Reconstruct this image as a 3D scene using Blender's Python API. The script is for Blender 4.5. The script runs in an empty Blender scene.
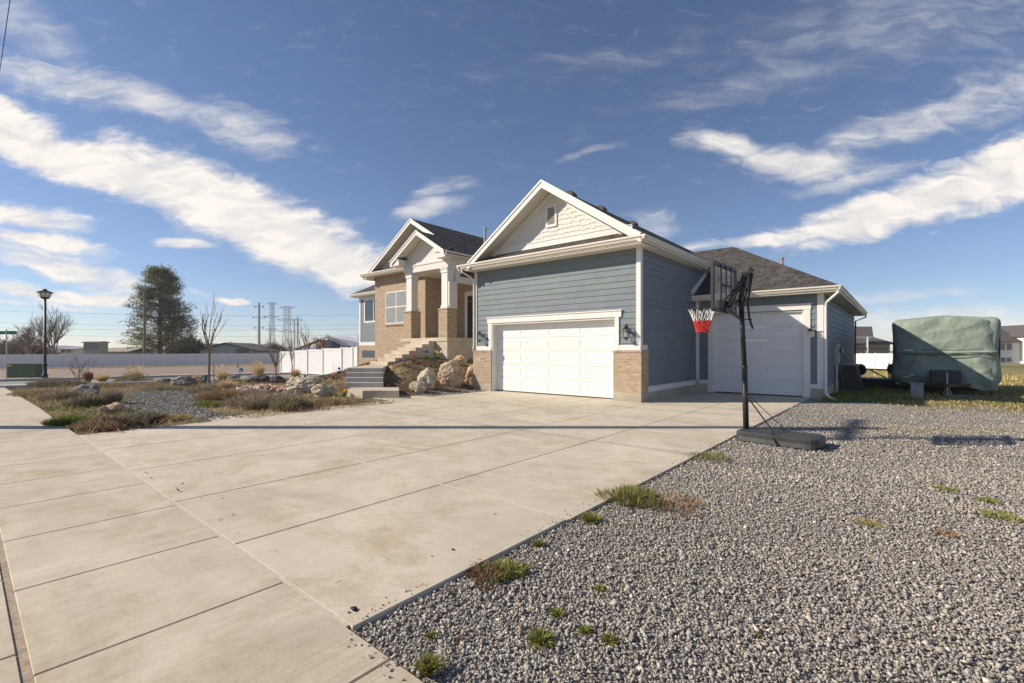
import bpy, math, random
import numpy as np
from mathutils import Vector, Matrix
random.seed(7); RNG = np.random.default_rng(7)
C = bpy.context.scene.collection
sc = bpy.context.scene
R = math.radians
# ------------------------------------------------------------------ camera
F, CX, CY, EYE = 465.0, 512.0, 350.4, 1.5
_n = math.hypot(391, 465); CA, SA = 465/_n, 391/_n           # house axes seen from the camera
cam = bpy.data.cameras.new('camera'); camo = bpy.data.objects.new('camera', cam); C.objects.link(camo)
cam.sensor_width = 36; cam.lens = F/1024*36; cam.shift_y = (CY-341.5)/1024
cam.clip_start = .05; cam.clip_end = 20000
camo.location = (0, 0, EYE); camo.rotation_euler = (R(90), 0, math.atan2(SA, CA))
sc.camera = camo
sc.view_settings.view_transform = 'Standard'; sc.view_settings.look = 'None'
sc.view_settings.exposure = 0.45; sc.view_settings.gamma = 1
# ------------------------------------------------------------------ sun and sky
TR = Vector((.765, .644, -.61)).normalized()               # the way the sunlight travels
ELEV = math.asin(-TR.z)
sun = bpy.data.lights.new('sun', 'SUN'); sun.energy = 4.5; sun.angle = R(.53); sun.color = (1, .89, .73)
suno = bpy.data.objects.new('sun', sun); C.objects.link(suno)
suno.rotation_euler = TR.to_track_quat('-Z', 'Y').to_euler(); suno.location = (-20, -20, 30)
W = bpy.data.worlds.new('World'); sc.world = W; W.use_nodes = True
nt = W.node_tree; nt.nodes.clear()
def nn(t, **k):
    n = nt.nodes.new(t)
    for a, b in k.items(): setattr(n, a, b)
    return n
def lk(a, b): nt.links.new(a, b)
def mth(op, a, b=None, c=None, clamp=False):
    n = nn('ShaderNodeMath', operation=op); n.use_clamp = clamp
    for i, v in enumerate((a, b, c)):
        if v is None: continue
        if isinstance(v, (int, float)): n.inputs[i].default_value = v
        else: lk(v, n.inputs[i])
    return n.outputs[0]
def smooth(v, a, b, lo=0, hi=1):
    n = nn('ShaderNodeMapRange', interpolation_type='SMOOTHSTEP')
    lk(v, n.inputs[0]); n.inputs[1].default_value = a; n.inputs[2].default_value = b
    n.inputs[3].default_value = lo; n.inputs[4].default_value = hi
    return n.outputs[0]
sky = nn('ShaderNodeTexSky', sky_type='NISHITA'); sky.sun_disc = False
sky.sun_elevation = ELEV; sky.sun_rotation = math.atan2(-TR.x, -TR.y)
sky.air_density = 1.0; sky.dust_density = .25; sky.ozone_density = 2.2; sky.altitude = 1300
tc = nn('ShaderNodeTexCoord')
dirv = tc.outputs['Generated']
sx = nn('ShaderNodeSeparateXYZ'); lk(dirv, sx.inputs[0])
X_, Y_, Z_ = sx.outputs
xc = mth('ADD', mth('MULTIPLY', X_, CA), mth('MULTIPLY', Y_, SA))
zc = mth('ADD', mth('MULTIPLY', X_, -SA), mth('MULTIPLY', Y_, CA))
zs = mth('MAXIMUM', zc, .05)
U = mth('DIVIDE', xc, zs); V = mth('DIVIDE', Z_, zs)         # tangent coordinates about a fixed compass bearing
uv = nn('ShaderNodeCombineXYZ'); lk(U, uv.inputs[0]); lk(V, uv.inputs[1])
def noise(vec, scale, detail=5, rough=.55, dist=0, rot=0, sc3=(1, 1, 1)):
    m = nn('ShaderNodeMapping'); lk(vec, m.inputs[0]); m.inputs['Rotation'].default_value = (0, 0, rot); m.inputs['Scale'].default_value = sc3
    n = nn('ShaderNodeTexNoise'); lk(m.outputs[0], n.inputs['Vector'])
    n.inputs['Scale'].default_value = scale; n.inputs['Detail'].default_value = detail
    n.inputs['Roughness'].default_value = rough; n.inputs['Distortion'].default_value = dist
    return n
# warp
wn = noise(uv.outputs[0], 3.2, 4)
wv = nn('ShaderNodeVectorMath', operation='SUBTRACT'); lk(wn.outputs['Color'], wv.inputs[0]); wv.inputs[1].default_value = (.5, .5, .5)
ws = nn('ShaderNodeVectorMath', operation='MULTIPLY'); lk(wv.outputs[0], ws.inputs[0]); ws.inputs[1].default_value = (.16, .10, 0)
wa = nn('ShaderNodeVectorMath', operation='ADD'); lk(uv.outputs[0], wa.inputs[0]); lk(ws.outputs[0], wa.inputs[1])
UVW = wa.outputs[0]
fine = noise(UVW, 9, 6, .62, .4, rot=R(20), sc3=(1, 3.2, 1)).outputs['Fac']
fine2 = noise(UVW, 13, 6, .65, .6, rot=R(-18), sc3=(1, 3.0, 1)).outputs['Fac']
# (x, y, half length, half width, tilt in degrees (down to the right is negative), strength, softness)
BANDS = [
 (110, 172, 215, 26, -22, 1.25, 0), (250, 218, 190, 34, -23, 1.35, 0), (330, 258, 80, 15, -12, 1.3, 0), (20, 130, 90, 30, -24, 1.2, 0),
 (60, 78, 110, 22, -12, .62, 1), (150, 100, 70, 20, -16, .72, 1), (245, 132, 60, 22, -20, .58, 1), (20, 20, 90, 30, -30, .5, 2),
 (20, 212, 80, 14, -8, .95, 0), (60, 262, 110, 17, -13, .92, 0), (30, 235, 80, 12, -8, .9, 0), (50, 291, 160, 8, -2, 1.0, 0), (30, 303, 120, 3, 0, .7, 0),
 (240, 303, 20, 3.5, 0, 1.3, 0), (425, 212, 32, 11, 12, .75, 1), (440, 193, 35, 9, 15, .5, 1), (190, 243, 40, 6, -3, .8, 0), (300, 215, 50, 12, -25, .6, 1),
 (725, 145, 50, 13, -6, .95, 1), (800, 162, 75, 17, -5, .98, 1), (930, 118, 120, 16, 17, .66, 1), (1010, 95, 80, 30, 17, .5, 1),
 (790, 236, 115, 8, 8, 1.1, 0), (900, 208, 140, 22, 14, 1.2, 0), (1010, 178, 110, 34, 15, 1.2, 0), (860, 180, 60, 10, 10, .55, 1),
 (660, 226, 26, 14, -12, .5, 1), (590, 150, 30, 5, 20, .4, 1), (930, 20, 260, 60, 8, .36, 2), (760, 80, 160, 20, 14, .36, 2),
 (930, 322, 160, 22, 2, .85, 2), (900, 290, 90, 7, 3, .5, 2), (60, 340, 200, 10, 0, .6, 2), (300, 335, 90, 8, 0, .5, 2), (610, 60, 200, 20, 6, .25, 2),
]
dens = {0: None, 1: None, 2: None}
for (px, py, rx, ry, tilt, st, kind) in BANDS:
    m = nn('ShaderNodeMapping', vector_type='TEXTURE'); lk(UVW, m.inputs[0])
    m.inputs['Location'].default_value = ((px-CX)/F, (CY-py)/F, 0); m.inputs['Rotation'].default_value = (0, 0, R(tilt)); m.inputs['Scale'].default_value = (rx/F, ry/F, 1)
    l = nn('ShaderNodeVectorMath', operation='LENGTH'); lk(m.outputs[0], l.inputs[0])
    d = smooth(l.outputs['Value'], 1.55, .25, 0, st)
    dens[kind] = d if dens[kind] is None else mth('MAXIMUM', dens[kind], d)
d0 = smooth(mth('ADD', dens[0], mth('MULTIPLY', mth('SUBTRACT', fine, .5), 1.75)), .22, 1.12)
mott = smooth(fine, .42, .62)
d1 = mth('MULTIPLY', smooth(mth('ADD', dens[1], mth('MULTIPLY', mth('SUBTRACT', fine2, .52), 1.15)), .0, 1.15), .9)
d2 = mth('MULTIPLY', smooth(mth('ADD', dens[2], mth('MULTIPLY', mth('SUBTRACT', fine, .5), .7)), .1, 1.0), .62)
front = smooth(zc, .05, .3)
dd = mth('MULTIPLY', mth('MAXIMUM', mth('MAXIMUM', d0, d1), d2), front)
back = noise(dirv, 2.6, 6, .6, .5, sc3=(1, 1, 3)).outputs['Fac']
db = mth('MULTIPLY', smooth(back, .5, .75, 0, .8), smooth(zc, .1, -.2))
mask = mth('MULTIPLY', mth('ADD', dd, db, clamp=True), smooth(Z_, -.01, .02))
tint = nn('ShaderNodeMix', data_type='RGBA', blend_type='MULTIPLY'); tint.inputs['Factor'].default_value = 1
lk(sky.outputs[0], tint.inputs['A'])
tr = nn('ShaderNodeMix', data_type='RGBA'); lk(smooth(Z_, .0, .42), tr.inputs['Factor'])
tr.inputs['A'].default_value = (.86, .86, .97, 1); tr.inputs['B'].default_value = (.89, .885, .955, 1)
lk(tr.outputs['Result'], tint.inputs['B'])
cl = nn('ShaderNodeMix', data_type='RGBA'); lk(mott, cl.inputs['Factor'])
cl.inputs['A'].default_value = (7.4, 7.1, 6.9, 1); cl.inputs['B'].default_value = (8.8, 8.3, 7.7, 1)
mx = nn('ShaderNodeMix', data_type='RGBA'); lk(mask, mx.inputs['Factor']); lk(tint.outputs['Result'], mx.inputs['A']); lk(cl.outputs['Result'], mx.inputs['B'])
bg = nn('ShaderNodeBackground'); bg.inputs['Strength'].default_value = .086; lk(mx.outputs['Result'], bg.inputs[0])
wo = nn('ShaderNodeOutputWorld'); lk(bg.outputs[0], wo.inputs[0])
W.cycles.sampling_method = 'MANUAL'; W.cycles.sample_map_resolution = 512

# ------------------------------------------------------------------ terrain height
TOE = [(-12.15, 13.2), (-12.2, 9.9), (-13.0, 8.5), (-16.5, 8.3), (-20, 9.3), (-25, 12.0), (-31, 17.5), (-34, 24)]
def _toe(x, y):
    best = None
    x = np.asarray(x, float); y = np.asarray(y, float)
    dist = np.full(x.shape, 1e9); side = np.zeros(x.shape)
    for (ax, ay), (bx_, by_) in zip(TOE[:-1], TOE[1:]):
        dx, dy = bx_-ax, by_-ay; L = dx*dx+dy*dy
        t = np.clip(((x-ax)*dx+(y-ay)*dy)/L, 0, 1)
        ex, ey = x-(ax+t*dx), y-(ay+t*dy); d = np.hypot(ex, ey)
        cr = dx*ey-dy*ex
        m = d < dist-1e-6; dist = np.where(m, d, dist); side = np.where(m, cr, side)
    return np.where(side < 0, dist, 0)
def sst(v): v = np.clip(v, 0, 1); return v*v*(3-2*v)
def H(x, y):
    x = np.asarray(x, float); y = np.asarray(y, float)
    d = np.hypot(x, y)
    g = -.0137*np.clip(d-17, 0, 60) - .006*np.clip(d-77, 0, 60)
    b = _toe(x, y)
    berm = 1.2*sst(b/4.6)*.55 + 1.2*np.clip(b/4.6, 0, 1)*.45
    return g + berm*np.clip((-12.0-x)/.6, 0, 1)*np.clip((34-y)/8, 0, 1)*np.clip((x+44)/10, 0, 1)
def gz(x, y): return float(H(x, y))
def ray(px, py):
    a = (px-CX)/F; b = -(py-CY)/F
    return Vector((CA*a-SA, SA*a+CA, b))
def spot(px, py):                                            # where a sight line meets the terrain
    r = ray(px, py); t = 2.0
    while t < 400:
        if EYE+r.z*t <= gz(r.x*t, r.y*t): break
        t += .04 if t < 40 else .3
    return r.x*t, r.y*t, gz(r.x*t, r.y*t)
def far(px, d):                                              # a place d metres deep in the bearing px
    r = ray(px, CY); return r.x*d, r.y*d, gz(r.x*d, r.y*d)
def cw(xc_, zc_): return (CA*xc_-SA*zc_, SA*xc_+CA*zc_)
YAW = math.atan2(SA, CA)

# ------------------------------------------------------------------ materials
MATS = {}
def rgb(c): return (*c, 1) if len(c) == 3 else c
class MT:
    def __init__(s, name, rough=.8, spec=.3, metal=0):
        s.m = bpy.data.materials.new(name); s.m.use_nodes = True; s.t = s.m.node_tree
        s.b = s.t.nodes['Principled BSDF']; s.b.inputs['Roughness'].default_value = rough
        s.b.inputs['Specular IOR Level'].default_value = spec; s.b.inputs['Metallic'].default_value = metal
        MATS[name] = s.m
    def n(s, t, **k):
        n = s.t.nodes.new(t)
        for a, b in k.items(): setattr(n, a, b)
        return n
    def l(s, a, b): s.t.links.new(a, b)
    def co(s, kind='Object', scale=(1, 1, 1), rot=(0, 0, 0)):
        c = s.n('ShaderNodeTexCoord'); m = s.n('ShaderNodeMapping'); s.l(c.outputs[kind], m.inputs[0])
        m.inputs['Scale'].default_value = scale; m.inputs['Rotation'].default_value = rot; return m.outputs[0]
    def noise(s, vec, scale, detail=4, rough=.55, dist=0):
        n = s.n('ShaderNodeTexNoise'); s.l(vec, n.inputs['Vector']); n.inputs['Scale'].default_value = scale
        n.inputs['Detail'].default_value = detail; n.inputs['Roughness'].default_value = rough; n.inputs['Distortion'].default_value = dist
        return n.outputs['Fac']
    def ramp(s, fac, stops, interp='LINEAR'):
        r = s.n('ShaderNodeValToRGB'); r.color_ramp.interpolation = interp
        e = r.color_ramp.elements
        while len(e) < len(stops): e.new(.5)
        for k, (p, c) in zip(e, stops): k.position = p; k.color = rgb(c) if not isinstance(c, (int, float)) else (c, c, c, 1)
        s.l(fac, r.inputs[0]); return r.outputs[0]
    def mix(s, f, a, b, blend='MIX'):
        m = s.n('ShaderNodeMix', data_type='RGBA', blend_type=blend)
        for i, v in (('Factor', f), ('A', a), ('B', b)):
            if isinstance(v, (int, float)): m.inputs[i].default_value = v if i == 'Factor' else (v, v, v, 1)
            elif isinstance(v, tuple): m.inputs[i].default_value = rgb(v)
            else: s.l(v, m.inputs[i])
        return m.outputs['Result']
    def bump(s, h, strength=.4, dist=.01):
        b = s.n('ShaderNodeBump'); b.inputs['Strength'].default_value = strength; b.inputs['Distance'].default_value = dist
        s.l(h, b.inputs['Height']); s.l(b.outputs[0], s.b.inputs['Normal'])
    def col(s, c):
        if isinstance(c, tuple): s.b.inputs['Base Color'].default_value = rgb(c)
        else: s.l(c, s.b.inputs['Base Color'])
def plain(name, c, rough=.6, var=.12, scale=6, spec=.3, metal=0, bump=0, bscale=40, bdist=.003):
    t = MT(name, rough, spec, metal); v = t.co()
    f = t.noise(v, scale, 5)
    a = tuple(x*(1-var) for x in c); b = tuple(min(1, x*(1+var)) for x in c)
    t.col(t.ramp(f, [(.3, a), (.7, b)]))
    if bump: t.bump(t.noise(v, bscale, 3), bump, bdist)
    return t.m
def attr_mat(name, rough=.8, spec=.2, trans=0, var=0):
    t = MT(name, rough, spec); a = t.n('ShaderNodeAttribute', attribute_name='tone'); t.col(a.outputs['Color'])
    if trans:
        tb = t.n('ShaderNodeBsdfTranslucent'); t.l(a.outputs['Color'], tb.inputs[0]); ms = t.n('ShaderNodeMixShader'); ms.inputs[0].default_value = trans
        o = t.t.nodes['Material Output']; t.l(t.b.outputs[0], ms.inputs[1]); t.l(tb.outputs[0], ms.inputs[2]); t.l(ms.outputs[0], o.inputs[0])
    return t.m
def concrete(name, base, streak_axis=None, mott=.16, stain=True):
    t = MT(name, .85, .25); v = t.co()
    f1 = t.noise(v, .55, 6, .6, .6); f2 = t.noise(v, 60, 3, .7); f3 = t.noise(v, 3.2, 5, .65)
    c = t.ramp(f1, [(.3, tuple(x*(1-mott) for x in base)), (.5, base), (.72, tuple(min(1, x*(1+mott*.8)) for x in base))])
    c = t.mix(.55, c, t.ramp(f3, [(.3, .40), (.7, .60)]), 'OVERLAY')
    if stain:
        st = t.ramp(t.noise(v, .75, 10, .80, .5), [(.50, 0.0), (.62, .75)])
        c = t.mix(st, c, tuple(x*y for x, y in zip(base, (.79, .72, .61))))
        st2 = t.ramp(t.noise(t.co(scale=(.4, 1.3, 1)), 1.1, 7, .7, .8), [(.52, 0.0), (.66, .6)])
        c = t.mix(st2, c, tuple(min(1, x*1.2) for x in base))
    c = t.mix(.35, c, t.ramp(f2, [(.3, .38), (.7, .62)]), 'OVERLAY')
    if streak_axis is not None:
        s_ = t.noise(t.co(scale=(90, 1.2, 1) if streak_axis == 'y' else (1.2, 90, 1)), 1, 3, .6)
        s2 = t.noise(t.co(scale=(5, .35, 1) if streak_axis == 'y' else (.35, 5, 1)), 1, 4, .6)
        c = t.mix(.30, c, t.ramp(s_, [(.3, .36), (.7, .62)]), 'OVERLAY'); c = t.mix(.35, c, t.ramp(s2, [(.3, .4), (.7, .6)]), 'OVERLAY')
        t.bump(s_, .35, .004)
    else: t.bump(f2, .25, .003)
    t.col(c); return t.m
concrete('driveway', (.56, .495, .395), None, .16); concrete('walk', (.525, .46, .365), 'y', .10)
plain('seam_dirt', (.36, .29, .22), .95, .3, 25); concrete('cast_concrete', (.53, .46, .37), None, .12); concrete('old_concrete', (.42, .40, .36), None, .15)
concrete('footing', (.42, .37, .30), None, .15)
plain('joint_dirt', (.17, .135, .10), .95, .3, 12); plain('joint_pale', (.54, .48, .39), .9, .15, 20)
plain('trim_white', (.74, .72, .69), .45, .03, 2, .35); plain('door_white', (.75, .745, .735), .4, .02, 2, .4)
plain('gutter_cream', (.72, .67, .58), .4, .04, 2, .4); plain('soffit', (.70, .66, .58), .6, .04)
plain('shake_cream', (.70, .675, .63), .7, .05, 5); plain('gable_panel', (.68, .655, .61), .7, .04, 3, bump=.3, bscale=90)
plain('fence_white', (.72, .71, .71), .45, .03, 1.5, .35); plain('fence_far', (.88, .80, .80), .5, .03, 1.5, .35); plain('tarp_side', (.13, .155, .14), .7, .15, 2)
plain('black_metal', (.025, .025, .028), .45, .2, 10, .4); plain('black_plastic', (.055, .055, .056), .5, .3, 4, .35, bump=.3, bscale=25, bdist=.004)
plain('galvanised', (.42, .43, .44), .4, .15, 8, .5, .7); plain('grey_metal', (.30, .31, .32), .5, .15, 8, .4, .3)
plain('rusty_metal', (.12, .075, .055), .8, .4, 12); plain('orange_metal', (.38, .14, .05), .6, .3, 8)
plain('net_white', (.78, .77, .75), .8, .05); plain('net_red', (.62, .05, .04), .8, .1)
plain('box_green', (.075, .115, .065), .55, .12, 4); plain('sticker_yellow', (.75, .45, .04), .6, .05); plain('sign_green', (.02, .18, .12), .4, .05)
plain('pole_wood', (.20, .155, .115), .9, .3, 6); plain('timber', (.50, .34, .19), .8, .2, 8); plain('bark', (.13, .105, .085), .95, .3, 10); plain('twig', (.23, .185, .155), .95, .25, 10)
plain('grey_bark', (.24, .20, .17), .95, .25, 10); plain('steel_hazed', (.48, .50, .54), .6, .1)  # far steel is lightened so haze fading sits in its colour
plain('roof_metal', (.78, .76, .72), .5, .05); plain('wall_grey', (.52, .54, .54), .8, .05); plain('wall_bluegrey', (.30, .34, .38), .8, .05); plain('wall_cream', (.68, .66, .62), .8, .05); plain('wall_white', (.76, .75, .73), .8, .04)
plain('wall_taupe', (.36, .32, .28), .8, .06); plain('roof_brown', (.115, .10, .095), .9, .2, 3); plain('door_dark', (.05, .035, .03), .4, .2); plain('interior_dark', (.02, .02, .02), .9, .1)
plain('blind', (.48, .49, .48), .6, .04); plain('mountain_hazed', (.20, .27, .36), 1, .15, .002); plain('asphalt', (.27, .255, .235), .9, .12, 2, bump=.3, bscale=80)  # the mountain blue is distance haze put into the base colour
plain('teal_paint', (.14, .27, .28), .4, .2, 20); plain('cable_black', (.03, .03, .03), .6, .1); plain('frosted', (.75, .72, .62), .3, .05); plain('bulb', (.75, .62, .35), .3, .05)
plain('adobe', (.45, .42, .37), .9, .2, 3)
def glassy(name, c, rough=.06):
    t = MT(name, rough, .8); t.col(c); return t.m
glassy('glass', (.035, .045, .055)); glassy('glass_far', (.10, .12, .14), .2)
def clear():
    t = MT('acrylic', .12, .5); t.col((.72, .66, .60)); t.b.inputs['Alpha'].default_value = .30; return t.m
clear()
def siding():
    t = MT('siding', .6, .3); v = t.co()
    a = t.n('ShaderNodeAttribute', attribute_name='tone')
    c = t.mix(1, a.outputs['Color'], t.ramp(t.noise(v, 2.5, 5), [(.3, .92), (.7, 1.06)]), 'MULTIPLY')
    t.col(c); t.bump(t.noise(t.co(scale=(3, 3, 40)), 3, 5, .7), .15, .002)
siding()
def brick(name):
    t = MT(name, .85, .2); v = t.co('UV')
    b = t.n('ShaderNodeTexBrick'); t.l(v, b.inputs['Vector']); b.offset = .5
    for k, x in (('Scale', 1.0), ('Mortar Size', .006), ('Mortar Smooth', .2), ('Bias', 0.0), ('Brick Width', .205), ('Row Height', .075)): b.inputs[k].default_value = x
    b.inputs['Color1'].default_value = (.345, .25, .175, 1); b.inputs['Color2'].default_value = (.46, .345, .25, 1); b.inputs['Mortar'].default_value = (.50, .42, .33, 1)
    n = t.noise(v, 9, 5, .7); c = t.mix(.6, b.outputs['Color'], t.ramp(n, [(.3, .36), (.7, .62)]), 'OVERLAY')
    t.col(c)
    h = t.n('ShaderNodeMath', operation='SUBTRACT'); t.l(t.noise(v, 60, 3, .7), h.inputs[0]); t.l(b.outputs['Fac'], h.inputs[1]); t.bump(h.outputs[0], .6, .005)
brick('brick')
def shingle():
    t = MT('shingle', .95, .15); v = t.co('UV')
    b = t.n('ShaderNodeTexBrick'); t.l(v, b.inputs['Vector']); b.offset = .37; b.offset_frequency = 3
    for k, x in (('Scale', 1.0), ('Mortar Size', .007), ('Mortar Smooth', .3), ('Bias', 0.0), ('Brick Width', .16), ('Row Height', .125)): b.inputs[k].default_value = x
    b.inputs['Color1'].default_value = (.060, .056, .055, 1); b.inputs['Color2'].default_value = (.128, .117, .111, 1); b.inputs['Mortar'].default_value = (.035, .032, .03, 1)
    n = t.noise(v, 5, 5, .7); c = t.mix(.6, b.outputs['Color'], t.ramp(n, [(.3, .38), (.7, .62)]), 'OVERLAY')
    n2 = t.noise(v, 90, 2, .8); c = t.mix(.8, c, t.ramp(n2, [(.3, .3), (.7, .7)]), 'OVERLAY')
    t.col(c)
    h = t.n('ShaderNodeMath', operation='SUBTRACT'); t.l(n2, h.inputs[0]); t.l(b.outputs['Fac'], h.inputs[1]); t.bump(h.outputs[0], .8, .008)
shingle()
def stones(name, c1, c2, c3, scale=42, bump=1.0):
    t = MT(name, .85, .2); v = t.co()
    w = t.n('ShaderNodeTexVoronoi'); t.l(v, w.inputs['Vector']); w.inputs['Scale'].default_value = scale
    s = t.n('ShaderNodeSeparateColor'); t.l(w.outputs['Color'], s.inputs[0])
    c = t.ramp(s.outputs[0], [(0, c1), (.55, c2), (.93, c3), (1, (.55, .40, .28))])
    edge = t.ramp(w.outputs['Distance'], [(.35, 1.0), (.75, .25)])
    c = t.mix(.8, c, edge, 'MULTIPLY')
    c = t.mix(.5, c, t.ramp(t.noise(v, 1.3, 6, .7), [(.3, .4), (.7, .6)]), 'OVERLAY')
    return t, v, w, c
t, v, w, c = stones('gravel', (.26, .245, .22), (.43, .40, .365), (.56, .53, .49), 44)
soil = t.ramp(t.noise(v, 6, 6, .7), [(.3, (.10, .085, .04)), (.5, (.21, .17, .075)), (.7, (.33, .26, .12))])
cc = t.n('ShaderNodeTexCoord'); sp = t.n('ShaderNodeSeparateXYZ'); t.l(cc.outputs['Object'], sp.inputs[0])
def mm(op, a, b):
    n = t.n('ShaderNodeMath', operation=op)
    for i, q in enumerate((a, b)):
        if isinstance(q, (int, float)): n.inputs[i].default_value = q
        else: t.l(q, n.inputs[i])
    return n.outputs[0]
g1 = mm('ADD', mm('MULTIPLY', mm('SUBTRACT', sp.outputs[1], 17.6), .28), mm('MULTIPLY', mm('SUBTRACT', t.noise(v, .7, 5, .6), .5), 3.2))
gm = t.n('ShaderNodeMapRange'); t.l(g1, gm.inputs[0]); gm.inputs[1].default_value = -.15; gm.inputs[2].default_value = .25
patch = t.ramp(t.noise(v, .55, 7, .75), [(.60, 0.0), (.70, .75)])
mxx = mm('MAXIMUM', gm.outputs[0], patch)
t.col(t.mix(mxx, c, soil)); inv = mm('MULTIPLY', w.outputs['Distance'], -1); t.bump(inv, 1, .02)
t, v, w, c = stones('path_gravel', (.10, .095, .09), (.20, .19, .175), (.34, .32, .30), 40); t.col(c); t.bump(w.outputs['Distance'], -1 if False else .8, .012)
t, v, w, c = stones('pink_gravel', (.26, .17, .14), (.42, .30, .26), (.52, .42, .38), 16); t.col(c)
def groundmat():
    t = MT('field', .95, .1); v = t.co()
    a = t.noise(v, .05, 6, .6); b = t.noise(v, 1.5, 6, .75)
    c = t.mix(t.ramp(b, [(.35, 0.0), (.65, 1.0)]), (.24, .19, .085), (.36, .28, .14)); c2 = t.mix(t.ramp(b, [(.35, 0.0), (.65, 1.0)]), (.11, .12, .04), (.26, .22, .10))
    t.col(t.mix(t.ramp(a, [(.4, 0.0), (.6, 1.0)]), c, c2)); t.bump(b, .6, .05)
groundmat()
def bedmat():
    t = MT('bed_soil', .95, .1); v = t.co()
    a = t.noise(v, 26, 6, .75); b = t.noise(v, .8, 5, .6)
    dark = t.ramp(a, [(.3, (.05, .032, .02)), (.5, (.13, .085, .055)), (.7, (.26, .18, .125))])
    tan = t.ramp(a, [(.3, (.15, .11, .06)), (.5, (.29, .225, .13)), (.7, (.44, .35, .22))])
    t.col(t.mix(t.ramp(b, [(.42, 0.0), (.6, 1.0)]), dark, tan)); t.bump(a, .9, .03)
bedmat()
def rockmat(name, c1, c2, c3, sc_=3.0):
    t = MT(name, .9, .2); v = t.co()
    n = t.noise(v, sc_, 7, .68, .5); m = t.noise(v, sc_*7, 5, .7)
    c = t.ramp(n, [(.32, c1), (.5, c2), (.66, c3)]); c = t.mix(.6, c, t.ramp(m, [(.3, .33), (.7, .66)]), 'OVERLAY')
    t.col(c); t.bump(m, .9, .03)
rockmat('rock_tan', (.30, .18, .10), (.50, .37, .25), (.62, .52, .39)); rockmat('rock_white', (.26, .20, .14), (.52, .44, .33), (.68, .61, .49), 4)
rockmat('rock_grey', (.10, .09, .085), (.26, .23, .20), (.42, .38, .33), 4); rockmat('rock_dark', (.04, .04, .045), (.12, .115, .115), (.26, .24, .22), 5); rockmat('rock_red', (.17, .09, .07), (.34, .20, .16), (.50, .38, .32), 6)
def tarp():
    t = MT('tarp_green', .62, .3); v = t.co()
    n = t.noise(v, .9, 5, .6, .5); m = t.noise(t.co(scale=(1, 1, .6)), 3.2, 6, .65, 1.5)
    t.col(t.ramp(n, [(.3, (.22, .275, .235)), (.7, (.30, .355, .30))])); t.bump(m, .18, .05)
tarp()
plain('tarp_dark', (.085, .10, .105), .7, .15, 2, bump=.4, bscale=5, bdist=.05)
attr_mat('stone_chips', .8, .25); attr_mat('foliage', .75, .2, .25); attr_mat('dry_plant', .85, .1, .2); attr_mat('mulch_chips', .9, .1)

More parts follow.
